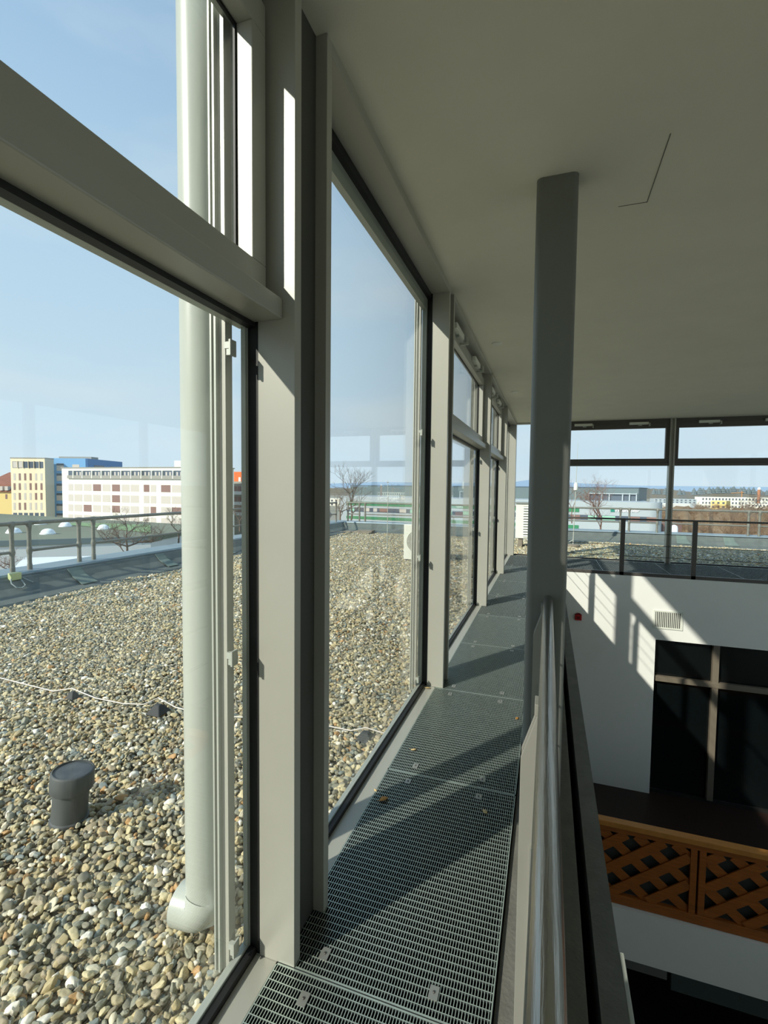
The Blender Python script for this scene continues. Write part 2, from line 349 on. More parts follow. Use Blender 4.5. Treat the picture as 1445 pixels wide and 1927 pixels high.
# ------------------------------------------------------------------ far facade (plane at Y = GY)
def far_post(x, label):
    t = thing('facade_post', (x, GY-.1, 0), label, 'window post', 'posts of the far glass front')
    p = MB(); p.box(x-.05, x-.035, GY-.12, GY+.02, 0, CZ); p.box(x-.035, x+.02, GY-.07, GY+.02, 0, CZ); p.box(x+.02, x+.05, GY-.12, GY+.02, 0, CZ)
    p.build('post_profile', M['frame'], t, bevel=.002)
    MB().box(x-.05, x+.05, GY+.02, GY+.06, -.1, CZ).build('outer_cap', M['frame_out'], t)
far_post(-.12, 'far window post hidden behind the free standing column')
far_post(2.5, 'slim dark post between the two divided far windows')
far_post(5.15, 'slim dark post beyond the right far window')
def far_bay(idx, xa, xb, kind, label):
    w = shell('window_%d' % idx, (xa, GY, 0), label)
    MB().box(xa, xb, GY-.12, GY+.05, -.125, -.005).build('sill', M['frame'], w)
    MB().box(xa, xb, GY-.02, GY+.03, -.03, .02).build('gasket', M['gasket'], w)
    if kind == 'fixed':
        MB().box(xa, xb, GY-.1, GY+.05, 3.12, CZ).build('header', M['frame'], w)
        MB().box(xa, xb, GY, GY+.01, 0, CZ-.01).build('pane', M['pane'], w)
        return
    MB().box(xa, xb, GY-.1, GY+.05, 2.13, 2.19).build('transom', M['darkrail'], w, bevel=.004)
    c = MB(); c.box(xa, xb, GY-.06, GY+.03, 2.19, 2.285); c.box(xa, xb, GY-.06, GY+.03, 2.95, 3.06); c.box(xa, xa+.075, GY-.06, GY+.03, 2.285, 2.95); c.box(xb-.075, xb, GY-.06, GY+.03, 2.285, 2.95)
    c.build('casement_frame', M['darkrail'], w, bevel=.003)
    MB().box(xa, xb, GY-.05, GY+.05, 3.06, CZ).build('header', M['darkrail'], w)
    MB().box(xa, xb, GY, GY+.01, 0, 2.13).build('pane', M['pane'], w)
    MB().box(xa+.06, xb-.06, GY, GY+.01, 2.27, 2.96).build('upper_pane', M['pane'], w)
far_bay(7, -.757, -.17, 'fixed', 'narrow undivided far pane beside the corner')
far_bay(8, -.07, 2.45, 'tilt', 'left divided far window')
far_bay(9, 2.55, 5.10, 'tilt', 'right divided far window')
far_bay(10, 5.20, RX, 'tilt', None)
for x, l in ((.72, 'window opener over the left far window, beside the column'), (1.85, 'window opener over the left far window, beside its right post'),
             (3.18, 'window opener over the right far window'), (4.35, 'window opener at the right end of the right far window')):
    opener((x, GY-.06, 3.06), (1, 0, 0), l)

# ------------------------------------------------------------------ walkway gratings
def grating(x0, x1, y0, y1, label, bars='y', pitch=.0111, cross=.0333, group='walkway gratings along the long window', z=0.0):
    t = thing('floor_grating', (x0, y0, z), label, 'grating', group)
    g = MB(); z0 = z-.03
    g.box(x0, x0+.004, y0, y1, z0, z); g.box(x1-.004, x1, y0, y1, z0, z); g.box(x0, x1, y0, y0+.006, z0, z); g.box(x0, x1, y1-.006, y1, z0, z)
    n = max(2, round((x1-x0)/pitch)); m = max(2, round((y1-y0)/cross))
    for i in range(1, n): x = x0+(x1-x0)*i/n; g.box(x-.0012, x+.0012, y0+.004, y1-.004, z0, z-.0004)
    for i in range(1, m): y = y0+(y1-y0)*i/m; g.box(x0+.004, x1-.004, y-.0016, y+.0016, z-.009, z)
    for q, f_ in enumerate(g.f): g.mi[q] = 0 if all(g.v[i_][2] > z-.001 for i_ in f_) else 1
    g.build('mesh', [M['grating'], M['flank_shade']], t)
    for cx in ((x0+x1)/2-.21, (x0+x1)/2+.17):
        for cy in (y0+.075, y1-.075):
            if y1-y0 < 2: c = MB(); c.box(cx-.015, cx+.015, cy-.022, cy+.022, z, z+.003); c.lathe([(.004, 0), (.004, .003)], (cx, cy, z+.003), 8, 1); c.build('clip', [M['clip'], M['darkrail']], t)
    return t
ys = [.16, 1.34, 2.52, 3.70, 4.89, 6.08, 7.27, 8.46, 9.65, 10.15]
names = ['galvanised floor grating under the viewer at the bottom edge', 'large galvanised floor grating beside the nearest post with a brown leaf', 'second galvanised floor grating in front of the first full joint, carrying small leaves',
         'galvanised floor grating crossed by the dark post shadow', 'dull galvanised floor grating behind the shadowed one, with pale dust', 'distant galvanised floor grating left of the column, fifth sheet visible',
         'distant floor grating left of the column, sixth sheet visible', 'distant floor grating left of the column, seventh sheet visible', 'short floor grating before the far corner']
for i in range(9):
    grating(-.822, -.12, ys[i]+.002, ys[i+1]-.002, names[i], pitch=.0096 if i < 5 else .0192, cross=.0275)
xs = [-.822, -.12, 1.06, 2.24, 3.42, 4.6, 5.8]
fn = ['dark grating in the far corner below the corner post', 'far walkway grating partly behind the column', 'far walkway grating behind the first railing post', 'far walkway grating in front of the slim far post',
      'far walkway grating behind the third railing post', 'far walkway grating at the right picture edge']
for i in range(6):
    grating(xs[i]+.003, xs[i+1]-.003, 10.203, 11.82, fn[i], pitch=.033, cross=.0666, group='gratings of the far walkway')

# ------------------------------------------------------------------ free standing column
def rrect(x0, x1, y0, y1, r, z, n=6):
    out = []
    for cx, cy, a0 in ((x1-r, y1-r, 0), (x0+r, y1-r, 90), (x0+r, y0+r, 180), (x1-r, y0+r, 270)):
        for k in range(n+1): a = math.radians(a0+90*k/n); out.append((cx+r*math.cos(a), cy+r*math.sin(a), z))
    return out
cb = MB(); cb.prism(rrect(-.098, .1, 2.59, 2.75, .03, -.02), (0, 0, CZ+.02))
tag(cb.build('steel_column', M['steel']), 'tall free standing grey steel column with rounded corners, at the end of the handrail', 'column')

# ------------------------------------------------------------------ railings
RZ = 1.035
def near_railing(y0, y1, posts, label):
    t = thing('railing', (0, y0, 0), label, 'railing')
    MB().tube([(.012, y0, RZ), (.012, y1-.02, RZ), (.012, y1, RZ-.004)], [.0225, .0225, .016], 20).build('handrail', M['inox'], t, label='brushed steel handrail')
    for y in posts:
        p = MB()
        p.prism([(-.053, y, -.25), (.02, y, -.25), (.02, y, RZ-.03), (-.006, y, RZ-.03), (-.053, y, .862)], (0, .012, 0))
        p.prism([(-.053, y+.05, -.25), (.02, y+.05, -.25), (.02, y+.05, RZ-.03), (-.006, y+.05, RZ-.03), (-.053, y+.05, .862)], (0, .012, 0))
        p.box(-.02, .008, y, y+.06, RZ-.05, RZ-.018)
        pp = p.build('post', M['rail'], t, bevel=.0012)
        MB().box(-.022, -.014, y-.014, y-.001, -.02, .62).build('fixing_strip', M['clip'], t)
    MB().box(-.012, .025, y0, y1, -.005, .045).build('bottom_rail', M['rail'], t)
    for z in (.35, .56, .78):
        MB().tube([(.008, y0, z), (.008, y1, z)], .004, 8).build('wire', M['darkrail'], t)
near_railing(-4.5, 2.588, [-3.38, -2.2, -1.02, .10, 1.335, 2.5], 'near railing with a brushed steel handrail running up to the column')
near_railing(2.8, 9.97, [3.9, 5.1, 6.3, 7.5, 8.68, 9.85], 'railing continuing behind the column to the far wall')
t = thing('railing', (.05, 10.02, 0), 'dark grey railing with thin wires on top of the white far wall', 'railing')
MB().box(.05, RX-.02, 9.995, 10.05, 1.03, 1.062).build('handrail', M['darkrail'], t, bevel=.006)
for x in [.17, 1.35, 2.53, 3.70, 4.88, 6.06]:
    p = MB(); p.prism([(x-.038, 10.0, -.02), (x+.038, 10.0, -.02), (x+.038, 10.0, 1.03), (x-.038, 10.0, 1.03)], (0, .05, 0)); p.build('post', M['darkrail'], t, bevel=.003)
MB().box(.05, RX-.02, 10.0, 10.04, -.018, .045).build('bottom_rail', M['darkrail'], t, bevel=.002)
for z in (.35, .56, .78): MB().tube([(.05, 10.02, z), (RX-.02, 10.02, z)], .005, 8).build('wire', M['gasket'], t)

# lower guard plate that shows on the void side
g = MB(); g.prism([(.326, 1.50, -.8), (.326, 1.62, -.31), (.326, 2.1, -.302), (.326, 2.1, -.8)], (.018, 0, 0))
tag(g.build('cover_plate', M['frame_out'], bevel=.003), 'small pale cover plate on the void side of the walkway edge', 'plate')

# ------------------------------------------------------------------ things on the far wall and ceiling
t = thing('fire_alarm_box', (.61, 10, -.89), 'small red fire alarm box on the white far wall below the railing', 'alarm')
MB().box(.555, .675, 9.955, 9.999, -.955, -.845).build('housing', M['red'], t, bevel=.008)
b = MB(); b.box(.585, .645, 9.946, 9.956, -.925, -.87); b.prism([(.55, 9.96, -.845), (.68, 9.96, -.845), (.64, 9.96, -.815), (.59, 9.96, -.815)], (0, .035, 0)); b.build('call_plate', M['redd'], t)
t = thing('vent_grille', (2.15, 10, -.8), 'white ventilation grille with upright slats above the dark glazed door', 'vent')
f = MB(); f.box(1.915, 2.395, 9.985, 9.999, -.66, -.632); f.box(1.915, 2.395, 9.985, 9.999, -.975, -.945); f.box(1.915, 1.945, 9.985, 9.999, -.945, -.66); f.box(2.365, 2.395, 9.985, 9.999, -.945, -.66)
f.build('frame', M['acw'], t, bevel=.002)
MB().box(1.945, 2.365, 9.997, 9.999, -.945, -.66).build('backing', M['gasket'], t)
for k in range(14):
    x = 1.958+k*.0302; MB().box(x, x+.014, 9.987, 9.997, -.945, -.66).build('slat', M['acw'], t)
for (x, y), l in zip(((-.566, 5.32), (-.56, 8.03)), ('small round ceiling disc nearer the viewer above the walkway', 'small round ceiling disc farther along the walkway')):
    tag(MB().lathe([(.055, CZ), (.05, CZ-.01), (.02, CZ-.014)], (x, y, 0), 20).build('ceiling_disc', M['acw']), l, 'ceiling disc', 'round discs in the ceiling')

# lattice balustrade on the lower gallery
LY = 7.12
t = thing('lattice_balustrade', (.3, LY, -4.16), 'orange varnished wooden lattice balustrade on the lower gallery edge', 'balustrade')
TOPZ, BOTZ = -2.98, -4.15
MB().box(.28, 5.6, LY-.05, LY+.07, TOPZ-.075, TOPZ).build('top_rail', M['orange2'], t, bevel=.008)
MB().box(.28, 5.6, LY-.02, LY+.05, BOTZ, BOTZ+.13).build('bottom_rail', M['orange'], t, bevel=.005)
MB().box(.28, 5.6, LY-.01, LY+.04, TOPZ-.16, TOPZ-.076).build('upper_strip', M['orange'], t, bevel=.004)
px0 = [-.05, 2.0, 4.05]
for x in px0+[6.1]:
    for dx in (-.09, .012):
        xa = max(.28, x+dx)
        if xa < 5.5 and x+dx+.078 > .3: MB().box(xa, x+dx+.078, LY-.015, LY+.045, BOTZ+.13, TOPZ-.16).build('stile', M['orange'], t, bevel=.004)
zA, zB = BOTZ+.131, TOPZ-.161; hh = zB-zA
for x in px0:
    xl, xr = x+.095, x+1.955
    for sgn, yy in ((1, LY-.008), (-1, LY+.012)):
        for k in range(-3, 8):
            xs_ = xl+k*.46 if sgn > 0 else xr-k*.46
            run = hh*1.25
            # clip the slat centre line to the panel
            a0 = 0.0; a1 = 1.0
            for (lo, hi) in ((max(xl, .3), min(xr, 5.55)),):
                if sgn > 0: a0 = max(a0, (lo-xs_)/run); a1 = min(a1, (hi-xs_)/run)
                else: a0 = max(a0, (xs_-hi)/run); a1 = min(a1, (xs_-lo)/run)
            if a1-a0 < .06: continue
            p0 = Vector((xs_+sgn*run*a0, yy, zA+hh*a0)); p1 = Vector((xs_+sgn*run*a1, yy, zA+hh*a1))
            d_ = (p1-p0).normalized(); nn = Vector((-d_.z, 0, d_.x))*.062
            MB().prism([p0-nn, p1-nn, p1+nn, p0+nn], (0, .018, 0)).build('slat', M['orange'], t)
MB().box(.3, 5.6, LY+.06, LY+.065, BOTZ+.13, TOPZ-.16).build('backing_pane', mat('dim grey backing', (52, 56, 54), .4), t)

# dry leaves on the walkway
def leaf(x, y, s, rot, m, label):
    pts = []
    n = 9
    for i in range(n):
        a = i/(n-1); w = math.sin(math.pi*a)**.8*.34*s; pts.append((a*s-.5*s, w, .25*s*abs(math.sin(3*a))+.12*s*(a-.5)**2*4))
    vs = [(p[0], p[1]*(1 if k % 2 == 0 else .8), p[2]+.10*s) for k, p in enumerate(pts)]+[(p[0], 0, p[2]*.3+.012) for p in pts]+[(p[0], -p[1], p[2]+.13*s) for p in pts]
    fs = [(i, i+1, n+i+1, n+i) for i in range(n-1)]+[(n+i, n+i+1, 2*n+i+1, 2*n+i) for i in range(n-1)]
    c, s_ = math.cos(rot), math.sin(rot)
    mb = MB(); mb.add([(x+v[0]*c-v[1]*s_, y+v[0]*s_+v[1]*c, v[2]-.008) for v in vs], fs, 0, True)
    mb.tube([(x-.5*s*c, y-.5*s*s_, .01), (x-.75*s*c, y-.75*s*s_, .012)], .0012, 5)
    o = mb.build('dry_leaf', m, origin=(x, y, 0)); o.modifiers.new('solid', 'SOLIDIFY').thickness = .0008
    tag(o, label, 'leaf', 'dry leaves on the walkway')
leaf(-.755, 2.25, .052, .9, M['leaf'], 'largest brown curled leaf on the grating beside the window sill')
leaf(-.256, 2.335, .034, 2.2, M['leaf2'], 'small curled leaf in the middle of the large grating')
leaf(-.735, 2.757, .036, .5, M['leaf2'], 'pale leaf on the grating just beyond the first joint, near the sill')
leaf(-.165, 3.39, .034, 1.2, M['leaf'], 'tiny brown leaf on the grating right beside the column')
leaf(-.822, 2.31, .02, 2.6, M['leaf2'], 'tiny leaf crumb on the window sill edge by the largest leaf')
leaf(-.87, 3.66, .05, .1, M['leaf2'], 'pale leaf lying on the sill at the foot of the second post')

# ------------------------------------------------------------------ flat roof outside
rd = MB(); rd.box(-7.9, -.99, -3, 17.8, -.6, -.19); rd.box(-.99, 11, 12.11, 17.8, -.6, -.19)
struct('floor_roof', rd, mat('gravel bed grit', (150, 138, 112), .95, 0, .2, .4, 30, .8, 60), 'grit bed of the gravelled flat roof')
# parapet: skirt + zinc coping, mitred at the corner
def parapet(name, prof, m):
    b = MB(); vs = []
    for (o_, z) in prof:       # o_ = distance outward from the inner foot
        vs += [(-7.30-o_, -3, z), (-7.30-o_, 17.25+o_, z), (11, 17.25+o_, z)]
    n = len(prof)
    fs = []
    for i in range(n):
        j = (i+1) % n
        fs += [(3*i, 3*i+1, 3*j+1, 3*j), (3*i+1, 3*i+2, 3*j+2, 3*j+1)]
    fs += [tuple(3*i for i in range(n)), tuple(3*i+2 for i in range(n))[::-1]]
    b.add(vs, fs); return struct(name, b, m)
parapet('wall_parapet', [(-.05, -.19), (.0, -.14), (.22, -.09), (.38, .0), (.5, .12), (.55, .15), (1.0, .15), (1.0, -1.2), (0, -1.2)], M['membrane'])['label'] = 'slate grey membrane parapet round the gravel roof'
parapet('trim_parapet', [(.545, .135), (.54, .16), (.56, .163), (.57, .185), (1.05, .2), (1.05, .10), (1.0, .151), (.58, .151)], M['zinc'])['label'] = 'zinc coping on the parapet'
struct('wall_building', MB().box(-8.3, 11, 18.2, 18.3, -14, .1).box(-8.3, -8.2, -3, 18.3, -14, .1), M['membrane'])
for (y, w) in ((5.95, .3), (7.9, .28), (9.9, .34)):
    b = MB(); b.add([(-7.42, y, -.100), (-7.42, y+w, -.100), (-7.675, y+w*.92, .012), (-7.80, y+w*.9, .133), (-7.80, y+w*.1, .133), (-7.675, y+w*.08, .012)], [(0, 1, 2, 5), (5, 2, 3, 4)])
    o = b.build('membrane_patch', M['patch']); o.modifiers.new('s', 'SOLIDIFY').thickness = .008
    tag(o, {5.95: 'greenish membrane patch on the left parapet, nearest the junction box', 7.9: 'greenish membrane patch in the middle of the left parapet skirt', 9.9: 'greenish membrane patch on the left parapet close to the downpipe'}[y], 'roof patch', 'membrane patches on the left parapet')
for x in (3.9, 5.2):
    b = MB(); b.add([(x, 17.37, -.10), (x+.38, 17.37, -.10), (x+.34, 17.625, .012), (x+.33, 17.75, .133), (x+.05, 17.75, .133), (x+.04, 17.625, .012)], [(0, 1, 2, 5), (5, 2, 3, 4)])
    o = b.build('membrane_patch', M['patch']); o.modifiers.new('s', 'SOLIDIFY').thickness = .008
    tag(o, 'greenish membrane patch on the far parapet, %s of two' % ('left' if x < 4 else 'right'), 'roof patch', 'membrane patches on the far parapet')

# pebbles: uncountable, one object of real stones
def pebble_material():
    m = bpy.data.materials.new('river pebbles'); m.use_nodes = True; n = m.node_tree.nodes; l = m.node_tree.links; b = n['Principled BSDF']
    a = n.new('ShaderNodeAttribute'); a.attribute_type = 'INSTANCER'; a.attribute_name = 'tone'
    r = n.new('ShaderNodeValToRGB'); e = r.color_ramp
    cols = [(0, (134, 129, 108)), (.17, (170, 158, 122)), (.33, (190, 172, 126)), (.45, (148, 147, 126)), (.57, (208, 194, 150)), (.70, (164, 150, 120)), (.80, (222, 213, 184)), (.88, (190, 148, 92)), (.91, (138, 146, 138)), (.955, (244, 238, 220)), (1, (248, 244, 232))]
    e.elements[0].color = (*lin(cols[0][1]), 1); e.elements[1].position = 1; e.elements[1].color = (*lin(cols[-1][1]), 1)
    for p, c in cols[1:-1]: q = e.elements.new(p); q.color = (*lin(c), 1)
    e.interpolation = 'CONSTANT'
    l.new(a.outputs['Fac'], r.inputs[0])
    z = n.new('ShaderNodeTexNoise'); z.inputs['Scale'].default_value = 2.2; z.inputs['Detail'].default_value = 5
    t = n.new('ShaderNodeTexCoord'); l.new(t.outputs['Object'], z.inputs['Vector'])
    x = n.new('ShaderNodeMixRGB'); x.blend_type = 'MULTIPLY'; x.inputs['Fac'].default_value = .3; l.new(r.outputs[0], x.inputs['Color1']); l.new(z.outputs['Fac'], x.inputs['Color2'])
    br = n.new('ShaderNodeBrightContrast'); br.inputs['Bright'].default_value = .02; l.new(x.outputs[0], br.inputs[0]); l.new(br.outputs[0], b.inputs['Base Color'])
    b.inputs['Roughness'].default_value = .62
    return m
def pebbles():
    rng = np.random.default_rng(3)
    def scatter(x0, x1, y0, y1, step):
        nx = int((x1-x0)/step); ny = int((y1-y0)/step)
        gx, gy = np.meshgrid(np.arange(nx), np.arange(ny))
        p = np.stack([x0+(gx+rng.uniform(0, 1, gx.shape))*step, y0+(gy+rng.uniform(0, 1, gy.shape))*step], -1).reshape(-1, 2)
        return p
    P = [(scatter(-6.6, -.985, -.3, 5.2, .0245), .86), (scatter(-7.33, -.985, 5.2, 17.3, .034), 1.15), (scatter(-7.33, -6.6, 1.5, 5.2, .036), 1.2), (scatter(-.985, 9, 12.1, 17.3, .04), 1.35)]
    pos = []; sc = []
    for p, s in P:
        k = p[:, 0] > -1.75*p[:, 1]-2.2; k &= p[:, 0] < .62*p[:, 1]+.2
        p = p[k]; pos.append(p); q = np.exp(rng.normal(0, .24, len(p)))*.0165*s
        sc.append(np.stack([q*rng.uniform(.95, 1.45, len(p)), q*rng.uniform(.75, 1.1, len(p)), q*rng.uniform(.5, .8, len(p))], -1))
    pos = np.concatenate(pos); sc = np.concatenate(sc); n = len(pos)
    wav = .012*np.sin(pos[:, 0]*2.1+1)*np.sin(pos[:, 1]*1.7)+.01*np.sin(pos[:, 0]*5.3)*np.cos(pos[:, 1]*4.1)
    z = -.168+rng.uniform(-.012, .013, n)+wav
    me = bpy.data.meshes.new('roof_gravel'); me.vertices.add(n)
    me.vertices.foreach_set('co', np.column_stack([pos, z]).astype(np.float32).ravel())
    for nm, ty, ar in (('rot', 'FLOAT_VECTOR', np.column_stack([rng.normal(0, .45, n), rng.normal(0, .45, n), rng.uniform(0, 6.28, n)])), ('scl', 'FLOAT_VECTOR', sc)):
        at = me.attributes.new(nm, ty, 'POINT'); at.data.foreach_set('vector', ar.astype(np.float32).ravel())
    at = me.attributes.new('tone', 'FLOAT', 'POINT'); at.data.foreach_set('value', rng.uniform(0, 1, n).astype(np.float32))
    at = me.attributes.new('pick', 'INT', 'POINT'); at.data.foreach_set('value', rng.integers(0, 5, n).astype(np.int32))
    o = bpy.data.objects.new('roof_gravel', me); COL.objects.link(o); me.materials.append(pebble_material())
    g = bpy.data.node_groups.new('pebbles', 'GeometryNodeTree'); g.interface.new_socket('Geometry', in_out='INPUT', socket_type='NodeSocketGeometry'); g.interface.new_socket('Geometry', in_out='OUTPUT', socket_type='NodeSocketGeometry')
    nn = g.nodes; ll = g.links; gi = nn.new('NodeGroupInput'); go = nn.new('NodeGroupOutput')
    g2i = nn.new('GeometryNodeGeometryToInstance')
    for k in range(5):
        ic = nn.new('GeometryNodeMeshIcoSphere'); ic.inputs['Subdivisions'].default_value = 3; ic.inputs['Radius'].default_value = 1
        sp = nn.new('GeometryNodeSetPosition'); nz_ = nn.new('ShaderNodeTexNoise'); nz_.noise_dimensions = '4D'; nz_.inputs['W'].default_value = k*3.7; nz_.inputs['Scale'].default_value = .75; nz_.inputs['Detail'].default_value = 1
        vm = nn.new('ShaderNodeVectorMath'); vm.operation = 'SUBTRACT'; vm.inputs[1].default_value = (.5, .5, .5); vs = nn.new('ShaderNodeVectorMath'); vs.operation = 'SCALE'; vs.inputs['Scale'].default_value = 1.5
        ll.new(nz_.outputs['Color'], vm.inputs[0]); ll.new(vm.outputs[0], vs.inputs[0]); ll.new(vs.outputs[0], sp.inputs['Offset']); ll.new(ic.outputs['Mesh'], sp.inputs['Geometry'])
        sh = nn.new('GeometryNodeSetShadeSmooth'); ll.new(sp.outputs[0], sh.inputs[0]); sm_ = nn.new('GeometryNodeSetMaterial'); sm_.inputs['Material'].default_value = me.materials[0]
        ll.new(sh.outputs[0], sm_.inputs[0]); ll.new(sm_.outputs[0], g2i.inputs[0])
    ip = nn.new('GeometryNodeInstanceOnPoints'); ip.inputs['Pick Instance'].default_value = True
    def named(nm, ty):
        a = nn.new('GeometryNodeInputNamedAttribute'); a.data_type = ty; a.inputs['Name'].default_value = nm; return a.outputs['Attribute']
    ll.new(gi.outputs[0], ip.inputs['Points']); ll.new(g2i.outputs[0], ip.inputs['Instance']); ll.new(named('pick', 'INT'), ip.inputs['Instance Index'])
    ll.new(named('rot', 'FLOAT_VECTOR'), ip.inputs['Rotation']); ll.new(named('scl', 'FLOAT_VECTOR'), ip.inputs['Scale']); ll.new(ip.outputs[0], go.inputs[0])
    md = o.modifiers.new('pebbles', 'NODES'); md.node_group = g
    tag(o, 'tan and grey river pebbles covering the flat roof outside', 'gravel', kind='stuff')
pebbles()

# parapet tube railing
def roof_rail(axis, secs, fixed, label, endfree=None):
    P = (lambda s, z: (fixed, s, z)) if axis == 'y' else (lambda s, z: (s, fixed, z))
    t = thing('roof_railing', P(secs[0][0], .19), label, 'railing')
    MB().tube([P(secs[0][0], .955), P(secs[-1][1], .955)], .033, 10).build('top_rail', M['galv'], t)
    for a, b in secs:
        MB().tube([P(a, .5), P(b, .5)], .024, 10).build('mid_rail', M['galv'], t)
        for s in (a, b):
            m = MB(); m.tube([P(s, .17), P(s, .93)], .032, 10)
            for z in (.5,): m.tube([P(s, z-.06), P(s, z), P(s, z+.06)], [.034, .046, .034], 10)
            m.tube([P(s, .83), P(s, .9), P(s, .955), P(s, .99)], [.034, .042, .05, .03], 10); m.tube([P(s, .18), P(s, .28)], .037, 10)
            m.tube([P(s-.07, .955), P(s, .955), P(s+.07, .955)], [.034, .044, .034], 10)
            m.build('post', M['galv'], t)
roof_rail('y', [(.4, 2.6), (2.85, 5.24), (5.51, 6.39), (6.68, 9.08), (9.35, 11.75), (12.0, 14.4), (14.65, 17.5)], -8.02, 'weathered tube railing along the left parapet')
roof_rail('x', [(-7.7, -7.2), (-6.95, -4.9), (-4.6, -2.2), (-1.95, .1), (.4, 2.33), (2.6, 3.44), (3.7, 5.98), (6.27, 8.6)], 17.97, 'weathered tube railing along the far parapet')

t = thing('junction_box', (-7.86, 5.25, .13), 'yellow green junction box with a cable loop below the left railing', 'junction box')
MB().box(-7.83, -7.75, 5.04, 5.2, .10, .215).build('box', M['box'], t, bevel=.01)
lp = [(-7.76, 5.04, .13), (-7.70, 5.01, .07), (-7.64, 5.04, .01), (-7.62, 5.11, -.01), (-7.65, 5.18, .02), (-7.72, 5.17, .1)]
MB().tube(lp, .009, 8).build('cable', M['cablegrey'], t)
MB().tube([(-7.74, 5.2, .13), (-7.70, 5.26, .08), (-7.66, 5.31, .04)], .007, 8).build('cable', M['cablegrey'], t)

# downpipe
t = thing('downpipe', (-1.245, 1.5, -.15), 'fat pale grey downpipe with an elbow shoe, standing in the gravel by the nearest window', 'downpipe')
MB().tube([(-1.245, 1.5, -.1), (-1.245, 1.5, 3.9)], .0735, 40).build('pipe', M['pvc'], t)
e = MB(); pts = []
for k in range(9):
    a = math.pi/2*k/8; pts.append((-1.275+.035*math.cos(a)-.0, 1.5-.02*math.sin(a), -.01-.055*math.sin(a)))
pts += [(-1.345, 1.478, -.066)]
e.tube([(-1.245, 1.5, .06)]+pts, [.0735]*2+[.08]*8+[.081], 28)
e.build('elbow', M['pvc'], t)

# roof vent stub
vx, vy = -2.33, 1.765
t = thing('roof_vent', (vx, vy, -.16), 'short dark grey vent pipe with a flat lid, leaning in the gravel', 'vent')
tl = Matrix.Rotation(math.radians(4), 3, 'Y') @ Matrix.Rotation(math.radians(-3), 3, 'X')
MB().lathe([(.082, -.02), (.082, .15), (.08, .2)], (vx, vy, -.16), 36, tilt=tl).build('pipe', M['ventm'], t)
MB().lathe([(.09, -.005), (.09, .018), (.083, .024)], (vx, vy, -.16), 36, tilt=tl).build('base_flange', M['ventm'], t)
MB().lathe([(.085, .165), (.098, .172), (.1, .18), (.1, .262), (.096, .268), (.091, .27), (.091, .261)], (vx, vy, -.16), 40, tilt=tl).build('collar', M['ventm'], t)
MB().lathe([(.09, .255), (.09, .262), (.05, .265), (.018, .262)], (vx, vy, -.16), 40, tilt=tl).build('lid', M['ventlid'], t)

# lightning conductor over rubber weights
pts = [(-6.6, 3.1, -.10)]
for u, v in ((0, 1275), (60, 1290), (100, 1300), (135, 1302), (180, 1313), (230, 1323), (270, 1325), (298, 1320), (330, 1330), (360, 1338), (440, 1348), (540, 1353), (620, 1366), (660, 1374), (688, 1377), (725, 1380)):
    p = zp(u, v, -.125); pts.append((p.x, p.y, -.095 if u in (135, 298, 688) else -.128))
pts.append((-1.0, pts[-1][1]+.03, -.1))
tag(MB().tube(pts, .0045, 8).build('lightning_cable', M['rope']), 'thin pale conductor cable snaking across the gravel', 'cable')
for (u, v, s), l in zip(((137, 1312, .8), (298, 1337, 1.15), (688, 1390, 1.25)), ('small black rubber cable weight at left, half sunk in the gravel', 'black pyramid cable weight left of the downpipe', 'grey cable weight seen through the tall pane')):
    p = zp(u, v, -.15); w = .06*s
    b = MB(); b.add([(p.x-w, p.y-w, -.165), (p.x+w, p.y-w, -.165), (p.x+w, p.y+w, -.165), (p.x-w, p.y+w, -.165), (p.x-w*.3, p.y-w*.25, -.1), (p.x+w*.3, p.y-w*.25, -.1), (p.x+w*.3, p.y+w*.25, -.1), (p.x-w*.3, p.y+w*.25, -.1)],
                    [(0, 1, 5, 4), (1, 2, 6, 5), (2, 3, 7, 6), (3, 0, 4, 7), (4, 5, 6, 7), (3, 2, 1, 0)])
    tag(b.build('cable_weight', M['holder'], bevel=.006, origin=(p.x, p.y, -.16)), l, 'cable weight', 'rubber weights on the conductor cable')

# air conditioner on the roof
ax, ay = -3.26, 11.0
t = thing('air_conditioner', (ax+.4, ay, -.15), 'white outdoor air conditioner with a round fan, on the gravel', 'air conditioner')
MB().box(ax, ax+.86, ay, ay+.32, -.13, .71).build('casing', M['acw'], t, bevel=.015)
f = MB(); cx_, cz_ = ax+.355, .31
for r in np.linspace(.05, .275, 11): f.tube([(cx_+r*math.cos(a), ay-.012, cz_+r*math.sin(a)) for a in np.linspace(0, 2*math.pi, 33)], .005, 5, caps=False)
for a in np.linspace(0, 2*math.pi, 9)[:-1]: f.tube([(cx_, ay-.018, cz_), (cx_+.28*math.cos(a), ay-.018, cz_+.28*math.sin(a))], .004, 5)
f.build('fan_guard', M['acw'], t)
MB().tube([(cx_, ay-.002, cz_), (cx_, ay-.006, cz_)], .28, 40).build('fan_recess', M['acg'], t)
MB().tube([(cx_, ay-.01, cz_), (cx_, ay-.024, cz_)], .045, 20).build('hub', M['acw'], t)
MB().box(ax+.05, ax+.12, ay-.02, ay+.36, -.2, -.12).box(ax+.7, ax+.77, ay-.02, ay+.36, -.2, -.12).build('foot', M['holder'], t)

